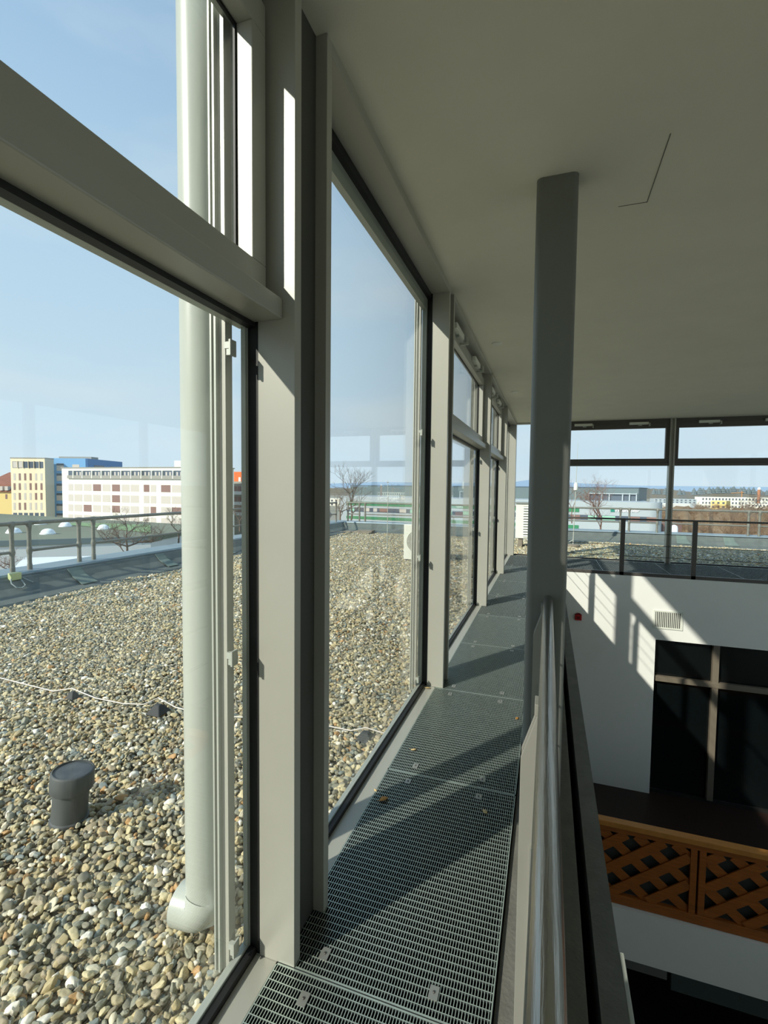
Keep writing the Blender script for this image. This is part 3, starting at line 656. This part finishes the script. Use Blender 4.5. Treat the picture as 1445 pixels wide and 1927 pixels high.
# stacked slabs by the far corner
for k, (x, y, z, rz, l) in enumerate(((-7.15, 17.0, -.155, .1, 'thin concrete slab lying left of the others by the far corner'), (-6.6, 16.95, -.155, -.15, 'lower concrete slab of the pair by the far corner'), (-6.55, 17.0, -.1, .05, 'upper concrete slab of the pair by the far corner'))):
    c, s_ = math.cos(rz), math.sin(rz); o = Vector((x-.3, y-.22, z))
    tag(MB().obox(o, (.62*c, .62*s_, 0), (-.45*s_, .45*c, 0), (0, 0, .05)).build('concrete_slab', M['concrete'], bevel=.006, origin=o), l, 'slab', 'concrete slabs by the far corner')

# masts
p = zp(728, 1045, -.15); t = thing('roof_mast', p, 'thin pale antenna rod standing in the gravel, seen through the tall pane', 'mast')
MB().tube([(p.x, p.y, -.15), (p.x+.01, p.y, 1.2), (p.x, p.y, 1.78)], [.011, .009, .005], 8).build('rod', M['pvc'], t)
MB().tube([(p.x-.025, p.y, 1.72), (p.x+.025, p.y, 1.72)], .012, 8).build('tip', M['concrete'], t)
MB().lathe([(.05, -.17), (.05, -.12), (.02, -.1)], (p.x, p.y, 0), 12).box(p.x-.55, p.x+.12, p.y-.03, p.y+.03, -.16, -.135).build('foot', M['concrete'], t)
p = zp(1078, 1027, -.13); t = thing('lightning_rod', (p.x, p.y, -.15), 'lightning rod on a round concrete base, seen through the left far window', 'mast')
MB().lathe([(.2, -.17), (.2, -.1), (.17, -.08)], (p.x, p.y, 0), 20).build('base', M['concrete'], t)
MB().tube([(p.x, p.y, -.1), (p.x+.03, p.y, 1.65), (p.x+.05, p.y, 3.0)], [.014, .011, .004], 8).build('rod', M['pvc'], t)
MB().lathe([(.03, 1.55), (.06, 1.57), (.06, 1.75), (.03, 1.8)], (p.x+.03, p.y, 0), 12).build('insulator', M['acw'], t)
MB().tube([(p.x-.25, p.y-.05, -.1), (p.x, p.y, .05)], .012, 6).build('strut', M['pvc'], t)
# louvred unit
t = thing('louvred_cabinet', (-.6, 14.9, -.15), 'white ventilation cabinet with louvres, outside the corner pane', 'vent cabinet')
c0 = yp(971, 945, 14.9); lx0 = c0.x; lz1 = c0.z; lz0 = yp(980, 1013, 14.9).z
MB().box(lx0, lx0+1.0, 14.9, 15.5, lz0, lz1-.04).build('casing', M['acw'], t, bevel=.01)
MB().box(lx0-.02, lx0+1.02, 14.86, 15.54, lz1-.04, lz1).build('cover', M['clip'], t)
for k in range(12):
    z = lz0+.06+k*(lz1-lz0-.16)/12; MB().prism([(lx0+.22, 14.897, z), (lx0+.22, 14.87, z), (lx0+.22, 14.897, z+.045)], (.68, 0, 0)).build('louvre', M['acw'], t)
    MB().box(lx0+.22, lx0+.9, 14.894, 14.899, z+.045, z+.055).build('gap', M['gasket'], t)
for x in (lx0+.08, lx0+.8): MB().box(x, x+.12, 14.95, 15.45, -.18, lz0).build('foot', M['concrete'], t)

# ------------------------------------------------------------------ town beyond
GZ = -15.0
gm = MB(); gm.add([(-6000, -600, GZ), (6000, -600, GZ), (6000, 9000, GZ), (-6000, 9000, GZ)], [(0, 1, 2, 3)])
struct('ground', gm, M['ground'])

class Facade:                             # a vertical face through two sighted lines at given depths
    def __init__(s, u0, d0, u1, d1, v=915):
        a, b = dp(u0, v, d0), dp(u1, v, d1); s.o = Vector((a.x, a.y, 0)); e = Vector((b.x-a.x, b.y-a.y, 0)); s.L = e.length; s.e = e.normalized()
        s.n = Vector((s.e.y, -s.e.x, 0))
        if s.n.dot(Vector((0, 0, 0))-s.o) < 0: s.n = -s.n                # towards the viewer
    def hit(s, u, v):
        r = Vector(ray(u, v)); t = s.n.dot(s.o)/s.n.dot(r); p = r*t; return (p-s.o).dot(s.e), p.z+H
    def box(s, mb, s0, s1, z0, z1, d0, d1, mi=0):                       # d measured towards the viewer
        o = s.o+s.e*s0+s.n*d0+Vector((0, 0, z0)); return mb.obox(o, s.e*(s1-s0), s.n*(d1-d0), (0, 0, z1-z0), mi)
    def part(s, name, m, parent, s0, s1, z0, z1, d0=-.2, d1=.05): return s.box(MB(), s0, s1, z0, z1, d0, d1).build(name, m, parent)
    def px(s, name, m, parent, u0, v0, u1, v1, d0=-.2, d1=.05):
        a = s.hit(u0, v0); b = s.hit(u1, v1); return s.part(name, m, parent, a[0], b[0], b[1], a[1], d0, d1)

# long white office building
fa = Facade(117, 150, 402, 131.5)
zr = fa.hit(240, 880.5)[1]
t = thing('office_building', fa.o+Vector((0, 0, GZ)), 'long white office building with rows of windows, left beyond the railing', 'building')
fa.part('wall', M['whiteb'], t, 0, fa.L, GZ, zr, -9, 0)
fa.part('roof_edge', M['greyb'], t, -.2, fa.L+.2, zr, zr+.25, -9.2, .2)
s0, z1 = fa.hit(128.5, 886); _, z0 = fa.hit(200, 900.3)
z1 = fa.hit(200, 885.6)[1]
fa.part('loggia', M['dwin'], t, s0, fa.L-.5, z0+.2, z1, -.3, .03)
s_end = fa.L-.5; k = 0; s = s0
pitch = fa.hit(157.3, 900)[0]-fa.hit(140, 900)[0]
s = fa.hit(140, 900)[0]
while s < s_end and k < 20:
    fa.part('fin', M['whiteb'], t, s-.12, s+.12, z0, z1, .03, .5)
    for q in (.25, .6): fa.part('loggia_pane', M['blind'], t, s+pitch*q, s+pitch*(q+.14), z0+.9, z1-.4, .03, .08)
    s += pitch; k += 1
fa.part('parapet', M['greyb'], t, s0, s_end, z0-.1, z0+.9, .05, .45)
rows = [(911.4, 924.4), (931.4, 944.9), (951, 964), (970.5, 983), (990, 1002)]
cols = [(128.7, 137.9)]+[(140+17.4*k*(1+.004*k), 140+17.4*k*(1+.004*k)+14.9) for k in range(6)]+[(245.6, 261.4), (270.4, 281.0), (283.3, 293.8), (303, 320.7), (323.3, 340.8), (343.6, 361), (366, 384)]
rr = random.Random(5)
for v0, v1 in rows:
    za = fa.hit(200, v0)[1]; zb = fa.hit(200, v1)[1]
    for u0, u1 in cols:
        sa, sb = fa.hit(u0, v0)[0], fa.hit(u1, v0)[0]
        x = rr.random(); w = fa.part('window', M['blind'] if x < .9 else M['brick'], t, sa, sb, zb, za, -.2, .03)
        MB_ = MB(); fa.box(MB_, (sa+sb)/2-.05, (sa+sb)/2+.05, zb, za, .03, .06)
        if x < .3 or x > .9: MB_.build('window_bar', M['greyb'], w)
        if .7 < x < .9: fa.box(MB(), sa+.2, sa+(sb-sa)*.5, zb, zb+(za-zb)*.4, .03, .05).build('open_blind', M['brick'], w)
a = fa.hit(323, 866)
fa.part('roof_house', M['whiteb'], t, a[0], a[0]+9, zr, fa.hit(335, 866.5)[1], -8, -1)
fa.part('roof_house_window', M['brick'], t, a[0]+3, a[0]+3.8, zr+.3, zr+2, -1, -.9)
fa.part('roof_plant', M['greyb'], t, a[0]+2.5, a[0]+7, fa.hit(335, 866.5)[1], fa.hit(335, 857)[1], -6, -3)

# cream block
fb = Facade(21, 156, 85.3, 156)
zr = fb.hit(60, 862.8)[1]
t = thing('apartment_block', fb.o+Vector((0, 0, GZ)), 'cream apartment block with small upright windows, far left', 'building')
fb.part('wall', M['cream'], t, 0, fb.L, GZ, zr, -4.2, 0)
fb.part('roof_edge', M['greyb'], t, -.1, fb.L+.1, zr, zr+.3, -4.3, .1)
fb.part('side_wall', M['cream_shade'], t, fb.L, fb.L+.06, GZ, zr, -4.2, -.05)
fb.px('loggia', M['dwin'], t, 23.4, 868.3, 81.5, 881, -.2, .04)
for u in (33, 43.5, 53.5, 64, 74): fb.px('loggia_post', M['cream'], t, u, 867.5, u+1.0, 881, -.1, .3)
for u in (24.5, 34.5): fb.px('loggia_pane', M['blind'], t, u, 869, u+8, 880, 0, .08)
for v0, v1 in ((890.8, 904), (909.2, 922), (927.5, 940.5), (946, 959.5)):
    for i, u in enumerate((25.4, 35.2, 45.3, 55.5, 65.8, 76)):
        fb.px('window', M['blind'] if rr.random() < .5 else M['brick'], t, u, v0, u+4.2, v1, -.2, .04)
for u in (25, 35, 45.2, 55.3, 65.6, 76): fb.px('window', M['dwin'], t, u, 965, u+7.4, 976, -.2, .04)

# blue block
fc = Facade(97, 162, 162, 162)
zr = fc.hit(130, 862.5)[1]
t = thing('apartment_block', fc.o+Vector((0, 0, GZ)), 'light blue tower block between the cream and the white buildings', 'building')
fc.part('wall', M['blueb'], t, 0, fc.L, GZ, zr, -22, 0)
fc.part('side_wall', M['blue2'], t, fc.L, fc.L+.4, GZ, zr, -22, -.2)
fc.part('roof_plant', M['greyb'], t, 0, fc.L*.96, zr, zr+.8, -8, -4)
for v0, v1 in ((872, 886), (891, 905), (910, 924), (928, 942), (948, 961), (966, 978)):
    fc.px('window', M['blind'], t, 106.5, v0, 120, v1, -.2, .05); fc.px('window_head', M['dwin'], t, 106.5, v0, 120, v0+4, 0, .1)
fc.px('window', M['blind'], t, 136, 874, 149.5, 886, -.2, .05)
sd = fc.o+fc.e*(fc.L+.42)
for a_, b_ in ((4, 10), (14, 16), (17, 21)):
    MB().obox(sd-fc.n*b_+Vector((0, 0, zr-5)), fc.e*.06, fc.n*(b_-a_), (0, 0, 3)).build('side_window', M['dwin'], t)

# old house
fd = Facade(-60, 178, 23, 178)
t = thing('old_house', fd.o+Vector((0, 0, GZ)), 'old yellow house with a steep red brown roof at the left picture edge', 'house')
ez = fd.hit(10, 926)[1]; rz_ = fd.hit(18, 888)[1]; L_ = fd.L
fd.part('wall', M['yellowb'], t, 0, L_, GZ, ez, -14, 0)
o = fd.o+Vector((0, 0, ez)); up = Vector((0, 0, rz_-ez))
MB().add([o-fd.e*.5+fd.n*.5, o+fd.e*(L_+.5)+fd.n*.5, o+fd.e*(L_+.5)-fd.n*14, o-fd.e*.5-fd.n*14, o+fd.e*10-fd.n*7+up, o+fd.e*(L_-1.5)-fd.n*7+up], [(0, 1, 5, 4), (1, 2, 5), (2, 3, 4, 5), (3, 0, 4)]).build('roof', M['redroof'], t)
for u in (3, 16): fd.px('chimney', M['brick'], t, u, 894 if u < 10 else 893, u+4, 912, -6, -5)
for u in (1, 11): fd.px('dormer', M['blind'], t, u, 915, u+6, 923, -2, .6)
for u in (-10, 10): fd.px('window', M['brick'], t, u, 930, u+4, 939, -.2, .05)

# orange block
fe = Facade(425, 150, 475, 146)
t = thing('apartment_block', fe.o+Vector((0, 0, GZ)), 'orange block with balconies seen between the downpipe and the window frame', 'building')
fe.part('wall', M['greyb'], t, 0, fe.L, GZ, fe.hit(449, 906)[1], -10, 0)
fe.part('upper_wall', M['orangeb'], t, 0, fe.L, fe.hit(449, 906)[1], fe.hit(449, 887.5)[1], -9, -1.5)
fe.px('chimney', M['brick'], t, 438, 883, 441.5, 888, -6, -4)
for u in (443, 456): fe.px('window', M['whiteb'], t, u, 898, u+4, 906, -1.6, -1.4)
for k, v in enumerate((915, 934.5, 954)):
    for u in (439, 447, 455): fe.px('window', M['brick'], t, u, v, u+6.5, v+9, -.2, .05)
    fe.px('balcony', M['lightwall'], t, 437, v+9.5, 462, v+16, 0, 1.2)

# low flat roofed hall with skylight domes
t = thing('low_hall', (0, 0, GZ), 'low hall with a flat green grey roof and domes, just below the left railing', 'building')
hz = -3.6
A = zp(285, 1010, hz); B = zp(285, 984.5, hz); C = zp(-160, 975, hz); D = zp(-160, 1015, hz)
B = Vector((A.x-3.5, B.y, hz)); ro = MB(); ro.add([(A.x, A.y, hz), (B.x, B.y, hz), (C.x-20, C.y+14, hz), (D.x, D.y-6, hz)]+[(A.x, A.y, hz-.5), (B.x, B.y, hz-.5), (C.x-20, C.y+14, hz-.5), (D.x, D.y-6, hz-.5)],
   [(0, 1, 2, 3), (0, 4, 5, 1), (3, 7, 4, 0), (1, 5, 6, 2), (2, 6, 7, 3)])
ro.build('roof', M['greenroof'], t)
wl = MB(); q = [Vector((p.x, p.y, 0)) for p in (A, B, C+Vector((-20, 14, 0)), D+Vector((0, -6, 0)))]
cen = sum(q, Vector())/4; q = [cen+(p-cen)*.995 for p in q]
wl.add([(*p.xy, hz-.5) for p in q]+[(*p.xy, GZ) for p in q], [(0, 4, 5, 1), (1, 5, 6, 2), (2, 6, 7, 3), (3, 7, 4, 0)]); wl.build('wall', M['lightwall'], t)
dd = (Vector(D)-Vector(A)); dd.z = 0; dd.normalize()
MB().obox(Vector((A.x, A.y, hz-.45))-Vector((.2, .2, 0)), (Vector((D.x, D.y-6, 0))-Vector((A.x, A.y, 0))), Vector((-.1, .15, 0)), (0, 0, .5)).build('roof_edge', M['slate'], t)
gb = zp(225, 1003, hz+.02); ge = [zp(u, v, hz+.05) for u, v in ((284, 1003), (284, 988), (150, 983), (110, 986), (160, 990))]
MB().add(ge, [tuple(range(5))]).build('roof_strip', M['greenedge'], t)
for (u, v, r), l in zip(((26, 1003, 1.0), (90, 1005, 1.0), (76, 987, .95), (123, 991, 1.0), (195, 996, .95)), ('left front', 'middle front', 'left rear', 'right rear', 'far right')):
    r *= .64; p = zp(u, v, hz); prof = [(r*1.1, 0), (r*1.1, .12), (r, .13), (r*.9, .3), (r*.7, .45), (r*.4, .54), (r*.08, .57)]
    t2 = tag(MB().lathe(prof, (0, 0, 0), 20).build('skylight_dome', M['domem'], origin=None), 'white skylight dome on the low flat roof, %s one' % l, 'skylight', 'skylight domes on the low hall')
    t2.location = p
# paler low roof close below the railing
q = [zp(u, v, -4.5) for u, v in ((26, 1068), (45, 1049.5), (215, 1045), (190, 1068))]
tag(MB().add(q+[Vector((p.x, p.y, GZ)) for p in q], [(0, 1, 2, 3), (0, 4, 5, 1), (1, 5, 6, 2), (2, 6, 7, 3), (3, 7, 4, 0)]).build('low_canopy', M['domem']), 'bright white canopy roof below the left railing', 'canopy')

# slate and pale commercial building beyond the far parapet
ff = Facade(640, 101, 1222, 76)
zt = ff.hit(1150, 944)[1]; 
t = thing('commercial_building', ff.o+Vector((0, 0, GZ)), 'long pale commercial building with green bands and a sign, beyond the far parapet', 'building')
ff.part('wall', M['comwhite'], t, 0, ff.L, GZ, zt, -30, 0)
# rounded right end
c_ = ff.o+ff.e*ff.L-ff.n*2.0; rb = MB()
rb.lathe([(2.0, GZ), (2.0, zt)], c_, 32); rb.build('rounded_corner', M['comwhite'], t)
fu = Facade(660, 118, 1202, 84)
tz = fu.hit(1150, 918)[1]
fu.part('upper_storey', M['slate'], t, 0, fu.L, zt-.3, tz, -18, 0)
fu.part('upper_roof_edge', M['slate2'], t, -.1, fu.L+.1, tz, tz+.12, -18, .1)
for i, (u0, u1) in enumerate(((1109, 1131), (1134, 1145), (1148, 1170), (1173, 1183), (1186, 1196))):
    w = fu.px('louvre_window', M['dwin'], t, u0, 931, u1, 943.5, -.2, .06)
fu.px('louvre_head', M['comwhite'], t, 1107.5, 927.5, 1198, 930.5, 0, .5)
for u in (1107.5, 1132, 1146, 1171, 1184, 1197): fu.px('louvre_post', M['comwhite'], t, u, 928, u+1.6, 944, 0, .4)
def zband(v0, v1, uref): return ff.hit(uref, v1)[1], ff.hit(uref, v0)[1]
sg = ff.hit(1090, 950)[0]; sl = ff.hit(652, 950)[0]; sr = ff.L+.2
z0, z1 = zband(954.6, 963.4, 1080); ff.part('green_band', M['green'], t, sl, sg, z0, z1, -.1, .06)
z0, z1 = zband(988, 994.5, 1080); ff.part('green_band', M['green'], t, sl, sg, z0, z1, -.1, .06)
z0, z1 = zband(970.5, 980, 1150)
ff.part('window_band', M['dwin'], t, sl, sr, z0, z1, -.1, .04)
k = 0; s = sl+1
while s < sr and k < 60:
    w_ = rr.uniform(.8, 2.2); ff.part('window', rr.choice([M['mint'], M['mint'], M['brick'], M['blind']]), t, s, s+w_, z0+.08, z1-.05, .04, .08); s += w_+rr.uniform(.5, 3); k += 1
def text(body, loc, e, n, size, m, parent):
    cu = bpy.data.curves.new('lettering', 'FONT'); cu.body = body; cu.size = size; cu.extrude = .02; cu.materials.append(m); cu.offset = .012
    oc = bpy.data.objects.new('lettering_curve', cu); COL.objects.link(oc); dg_ = bpy.context.evaluated_depsgraph_get(); me = bpy.data.meshes.new_from_object(oc.evaluated_get(dg_))
    bpy.data.objects.remove(oc); o = bpy.data.objects.new('sign_lettering', me); COL.objects.link(o)
    z = Vector((0, 0, 1)); e = Vector(e); n = Vector(n)
    if e.cross(z).dot(n) < 0: e = -e
    o.matrix_world = Matrix(((e.x, 0, n.x, loc.x), (e.y, 0, n.y, loc.y), (0, 1, n.z, loc.z), (0, 0, 0, 1)))
    o.parent = parent; o.matrix_parent_inverse = parent.matrix_basis.inverted(); return o
s, z = ff.hit(1158, 962.8)
text('Fraunhofer', ff.o+ff.e*s+ff.n*.1+Vector((0, 0, z)), ff.e, ff.n, .78, M['signw'], t)
s, z = ff.hit(1148.5, 963)
lg = MB()
for k in range(4):
    lg.prism([ff.o+ff.e*(s+.0)+Vector((0, 0, z+.17*k))+ff.n*.08, ff.o+ff.e*(s+.62-.05*k)+Vector((0, 0, z+.17*k+.02))+ff.n*.08, ff.o+ff.e*(s+.66-.05*k)+Vector((0, 0, z+.17*k+.13))+ff.n*.08, ff.o+ff.e*s+Vector((0, 0, z+.17*k+.1))+ff.n*.08], ff.n*.04)
lg.build('sign_logo', M['teal'], t)
s, z = ff.hit(1184, 968)

# distant white housing
def slab(u0, u1, v0, v1, d, m, label, wins=0, name='housing_block', thick=12, wm='dwin'):
    f = Facade(u0, d, u1, d*.98); t = thing(name, f.o+Vector((0, 0, GZ)), label, 'building', 'distant housing blocks')
    zt = f.hit((u0+u1)/2, v0)[1]; f.part('wall', m, t, 0, f.L, min(GZ, f.hit(u0, v1)[1]), zt, -thick, 0)
    if wins:
        rows_ = max(2, int((v1-v0)/5.5)); n = wins
        for r in range(rows_):
            for c in range(n):
                if rows_*n > 95: break
                s = f.L*(c+.25)/n; h = (f.hit(u0, v0)[1]-f.hit(u0, v1)[1])/rows_
                f.part('window', M[wm], t, s, s+f.L/n*.45, zt-h*(r+.8), zt-h*(r+.3), -.1, .1)
    return t
slab(1321, 1460, 936, 957, 420, M['whiteb'], 'long white housing block with rows of windows, right background', 22)
slab(1339, 1368, 942.5, 957, 380, M['yellowb'], 'small yellow house in front of the long white housing block', 3)
slab(1232, 1312, 939, 947, 360, M['comwhite'], 'low pale hall at middle distance left of the white housing', 10)
slab(1224, 1300, 947, 952, 300, M['lightwall'], 'lower flat grey shed in front of the pale hall', 0)
slab(1408, 1450, 948, 962, 330, M['whiteb'], 'white house at the right picture edge behind the trees', 6)
slab(1236, 1250, 984, 1000, 88, M['brick'], 'small brick red building right of the commercial building', 2, thick=4)
slab(560, 668, 938, 952, 420, M['whiteb'], 'pale low housing seen left through the tall pane', 14)
p = dp(1268, 1003, 70)
tag(MB().lathe([(.5, GZ), (.5, p.z+.7), (.42, p.z+1.0), (.2, p.z+1.15), (.03, p.z+1.2)], (p.x, p.y, 0), 20).build('storage_tank', M['domem']), 'white round tank beyond the far parapet, right of the slim post', 'tank')
p = dp(1427.5, 936, 400); q_ = dp(1427.5, 919, 400)
t = thing('chimney', (p.x, p.y, GZ), 'orange brown chimney tower rising above the white housing', 'chimney')
MB().lathe([(1.2, GZ), (1.05, q_.z-1)], (p.x, p.y, 0), 14).build('shaft', mat('chimney brick', (170, 112, 78), .9), t); MB().lathe([(1.2, q_.z-1), (.9, q_.z+.6), (.1, q_.z+.9)], (p.x, p.y, 0), 14).build('cap', M['whiteb'], t)
a = dp(1396, 934, 600); b = dp(1396, 924, 600); c = dp(1376, 928, 600); e_ = dp(1400, 927, 600)
t = thing('tower_crane', (a.x, a.y, GZ), 'thin orange tower crane above the white housing', 'crane')
MB().tube([(a.x, a.y, GZ), tuple(b)], .45, 5).build('mast', M['orange2'], t); MB().tube([tuple(c), tuple(e_)], .4, 5).build('jib', M['orange2'], t)

# hills and forest
def ridge(name, us, vs_, d, m, label, rough=0, seed=1):
    r = random.Random(seed); top = []; n = 240
    for i in range(n+1):
        u = us[0]+(us[-1]-us[0])*i/n; v = float(np.interp(u, us, vs_))+r.uniform(-rough, rough); top.append(dp(u, v, d))
    b = MB(); vs = []
    for p in top: vs += [(p.x, p.y, GZ), (p.x, p.y, p.z), (p.x*1.25, p.y*1.25, GZ)]
    fs = []
    for i in range(n): fs += [(3*i, 3*i+3, 3*i+4, 3*i+1), (3*i+1, 3*i+4, 3*i+5, 3*i+2)]
    b.add(vs, fs, 0, False); o = b.build(name, m); o['kind'] = 'structure'; o['label'] = label
ridge('hills', [-300, 300, 600, 700, 950, 1000, 1100, 1200, 1500, 1900], [909, 912, 911, 907, 909, 902.5, 910, 914, 917, 920], 5200, M['hill'], 'far mountains on the horizon, tinted pale blue for haze')
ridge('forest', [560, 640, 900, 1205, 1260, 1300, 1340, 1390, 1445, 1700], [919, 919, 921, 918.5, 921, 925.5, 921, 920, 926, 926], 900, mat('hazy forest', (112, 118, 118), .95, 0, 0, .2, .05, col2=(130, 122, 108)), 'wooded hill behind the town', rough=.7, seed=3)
# conifer line
cn = MB(); r0, n_ = 1.0, 7
cn.lathe([(.02, -.2), (.42, -.1), (.3, .25), (.36, .26), (.22, .6), (.26, .62), (.02, 1.2)], (0, 0, 0), 7)
base = None
for i in range(46):
    u = rr.uniform(1285, 1470) if i < 38 else rr.uniform(1205, 1290); v = float(np.interp(u, [1205, 1290, 1300, 1340, 1390, 1445, 1470], [924, 926, 926, 923, 922, 927, 928]))
    p = dp(u, v+4.5, 700)
    if base is None: o = base = cn.build('conifer', M['forest'])
    else: o = base.copy(); COL.objects.link(o)
    o.location = p; s = rr.uniform(4.5, 8.0); o.scale = (s*1.3, s*1.3, s)
    tag(o, 'dark conifer in the tree line on the wooded hill', 'tree', 'conifers on the wooded hill')
# scrubby ground belt
def belt(name, u0, u1, v_top, d0, d1, m, label):
    a, b = dp(u0, v_top, d0), dp(u1, v_top, d0); b_ = MB(); n = 60; r = random.Random(9); vs = []
    for j in range(6):
        d = d0+(d1-d0)*j/5
        for i in range(n+1):
            p = dp(u0+(u1-u0)*i/n, 940, d); z = GZ+(7.5*math.sin(math.pi*(j+.6)/7)+r.uniform(-1.3, 1.3)) if 0 < j < 5 else GZ
            vs.append((p.x, p.y, z))
    b_.add(vs, [(j*(n+1)+i, j*(n+1)+i+1, (j+1)*(n+1)+i+1, (j+1)*(n+1)+i) for j in range(5) for i in range(n)], 0, True)
    o = b_.build(name, m); o['kind'] = 'structure'; o['label'] = label
belt('winter_scrub', 1225, 1700, 950, 95, 330, M['scrub'], 'brown leafless scrub between the roof and the town')
belt('winter_scrub', -200, 590, 950, 180, 420, M['scrub'], 'brown leafless scrub behind the office buildings')

# bare trees
def bare_tree(seed, h, m, depth=6, spread=.62, thick=.02):
    r = random.Random(seed); b = MB()
    def grow(p, d, l, rad, k):
        q = p+d*l; mid = p+d*l*.5+Vector((r.uniform(-1, 1), r.uniform(-1, 1), r.uniform(-.4, .4)))*l*.06
        b.tube([p, mid, q], [rad, rad*.85, rad*.7], 5 if k > 3 else 3, caps=False)
        if k <= 0: return
        for _ in range(3 if k > 1 and r.random() < .5 else 2):
            n = Vector((r.uniform(-1, 1), r.uniform(-1, 1), r.uniform(-.35, .75))).normalized(); nd = (d*(1-spread)+n*spread+Vector((0, 0, .12))).normalized()
            grow(q, nd, l*r.uniform(.62, .88), rad*r.uniform(.55, .72), k-1)
        if k > 2: grow(mid, (d*.4+Vector((r.uniform(-1, 1), r.uniform(-1, 1), .3))*.6).normalized(), l*.6, rad*.45, k-2)
    grow(Vector((0, 0, 0)), Vector((0, 0, 1)), h*.25, h*thick, depth)
    return b
def tree_at(u, v0, v1, d, seed, m, label, group, depth=6, spread=.62, thick=.02):
    p = dp(u, v0, d); q = dp(u, v1, d); h = q.z-p.z
    b = bare_tree(seed, h, m, depth, spread, thick); zmax = max(x[2] for x in b.v); k = h/zmax
    b.v = [(x*k, y*k, z*k) for x, y, z in b.v]
    o = b.build('bare_tree', m); o.location = p; return tag(o, label, 'tree', group)
tree_at(240, 1062, 952, 34, 11, M['bark'], 'bare spreading tree behind the left railing in front of the low hall', 'bare trees by the left parapet', 7)
tree_at(336, 1022, 950, 52, 5, M['bark'], 'slender bare tree beside the downpipe in front of the white offices', 'bare trees by the left parapet', 7, .55)
tree_at(451, 1000, 940, 55, 8, M['bark'], 'bare tree seen between the downpipe and the window frame', 'bare trees by the left parapet', 6)
tree_at(20, 1090, 1025, 26, 15, M['bark2'], 'small bare shrub at the left picture edge below the railing', 'bare trees by the left parapet', 6)
tree_at(1131, 1010, 888, 32, 21, M['bark2'], 'bare reddish tree in front of the commercial sign', 'bare trees by the far parapet', 7, .6, .014)
tree_at(660, 985, 868, 36, 23, M['bark'], 'tall thin bare tree behind the far roof corner', 'bare trees by the far parapet', 6, .45, .014)
tree_at(640, 985, 915, 45, 25, M['bark'], 'low bare tree at the left edge of the tall pane', 'bare trees by the far parapet', 6)
tree_at(1422, 985, 925, 75, 27, M['bark'], 'bare tree at the right picture edge in front of the white housing', 'bare trees by the far parapet', 6)
tree_at(1076, 985, 900, 30, 31, M['bark2'], 'thin bare tree right behind the lightning rod', 'bare trees by the far parapet', 5, .5, .01)
protos = []
for i in range(4):
    b = bare_tree(40+i, 8, M['bush'], 6, .66, .016); protos.append(b.build('scrub_tree', M['bush']))
k = 0
for i in range(110):
    d = rr.uniform(105, 320); u = rr.uniform(1236, 1475)
    o = protos[i] if i < 4 else protos[i % 4].copy()
    if i >= 4: COL.objects.link(o)
    p = dp(u, 960, d); o.location = (p.x, p.y, GZ+3); o.scale = (1.1, 1.1, rr.uniform(.75, 1.15)); o.rotation_euler = (0, 0, rr.uniform(0, 6))
    tag(o, 'brown leafless tree in the scrub beyond the far parapet', 'tree', 'leafless trees in the scrub')
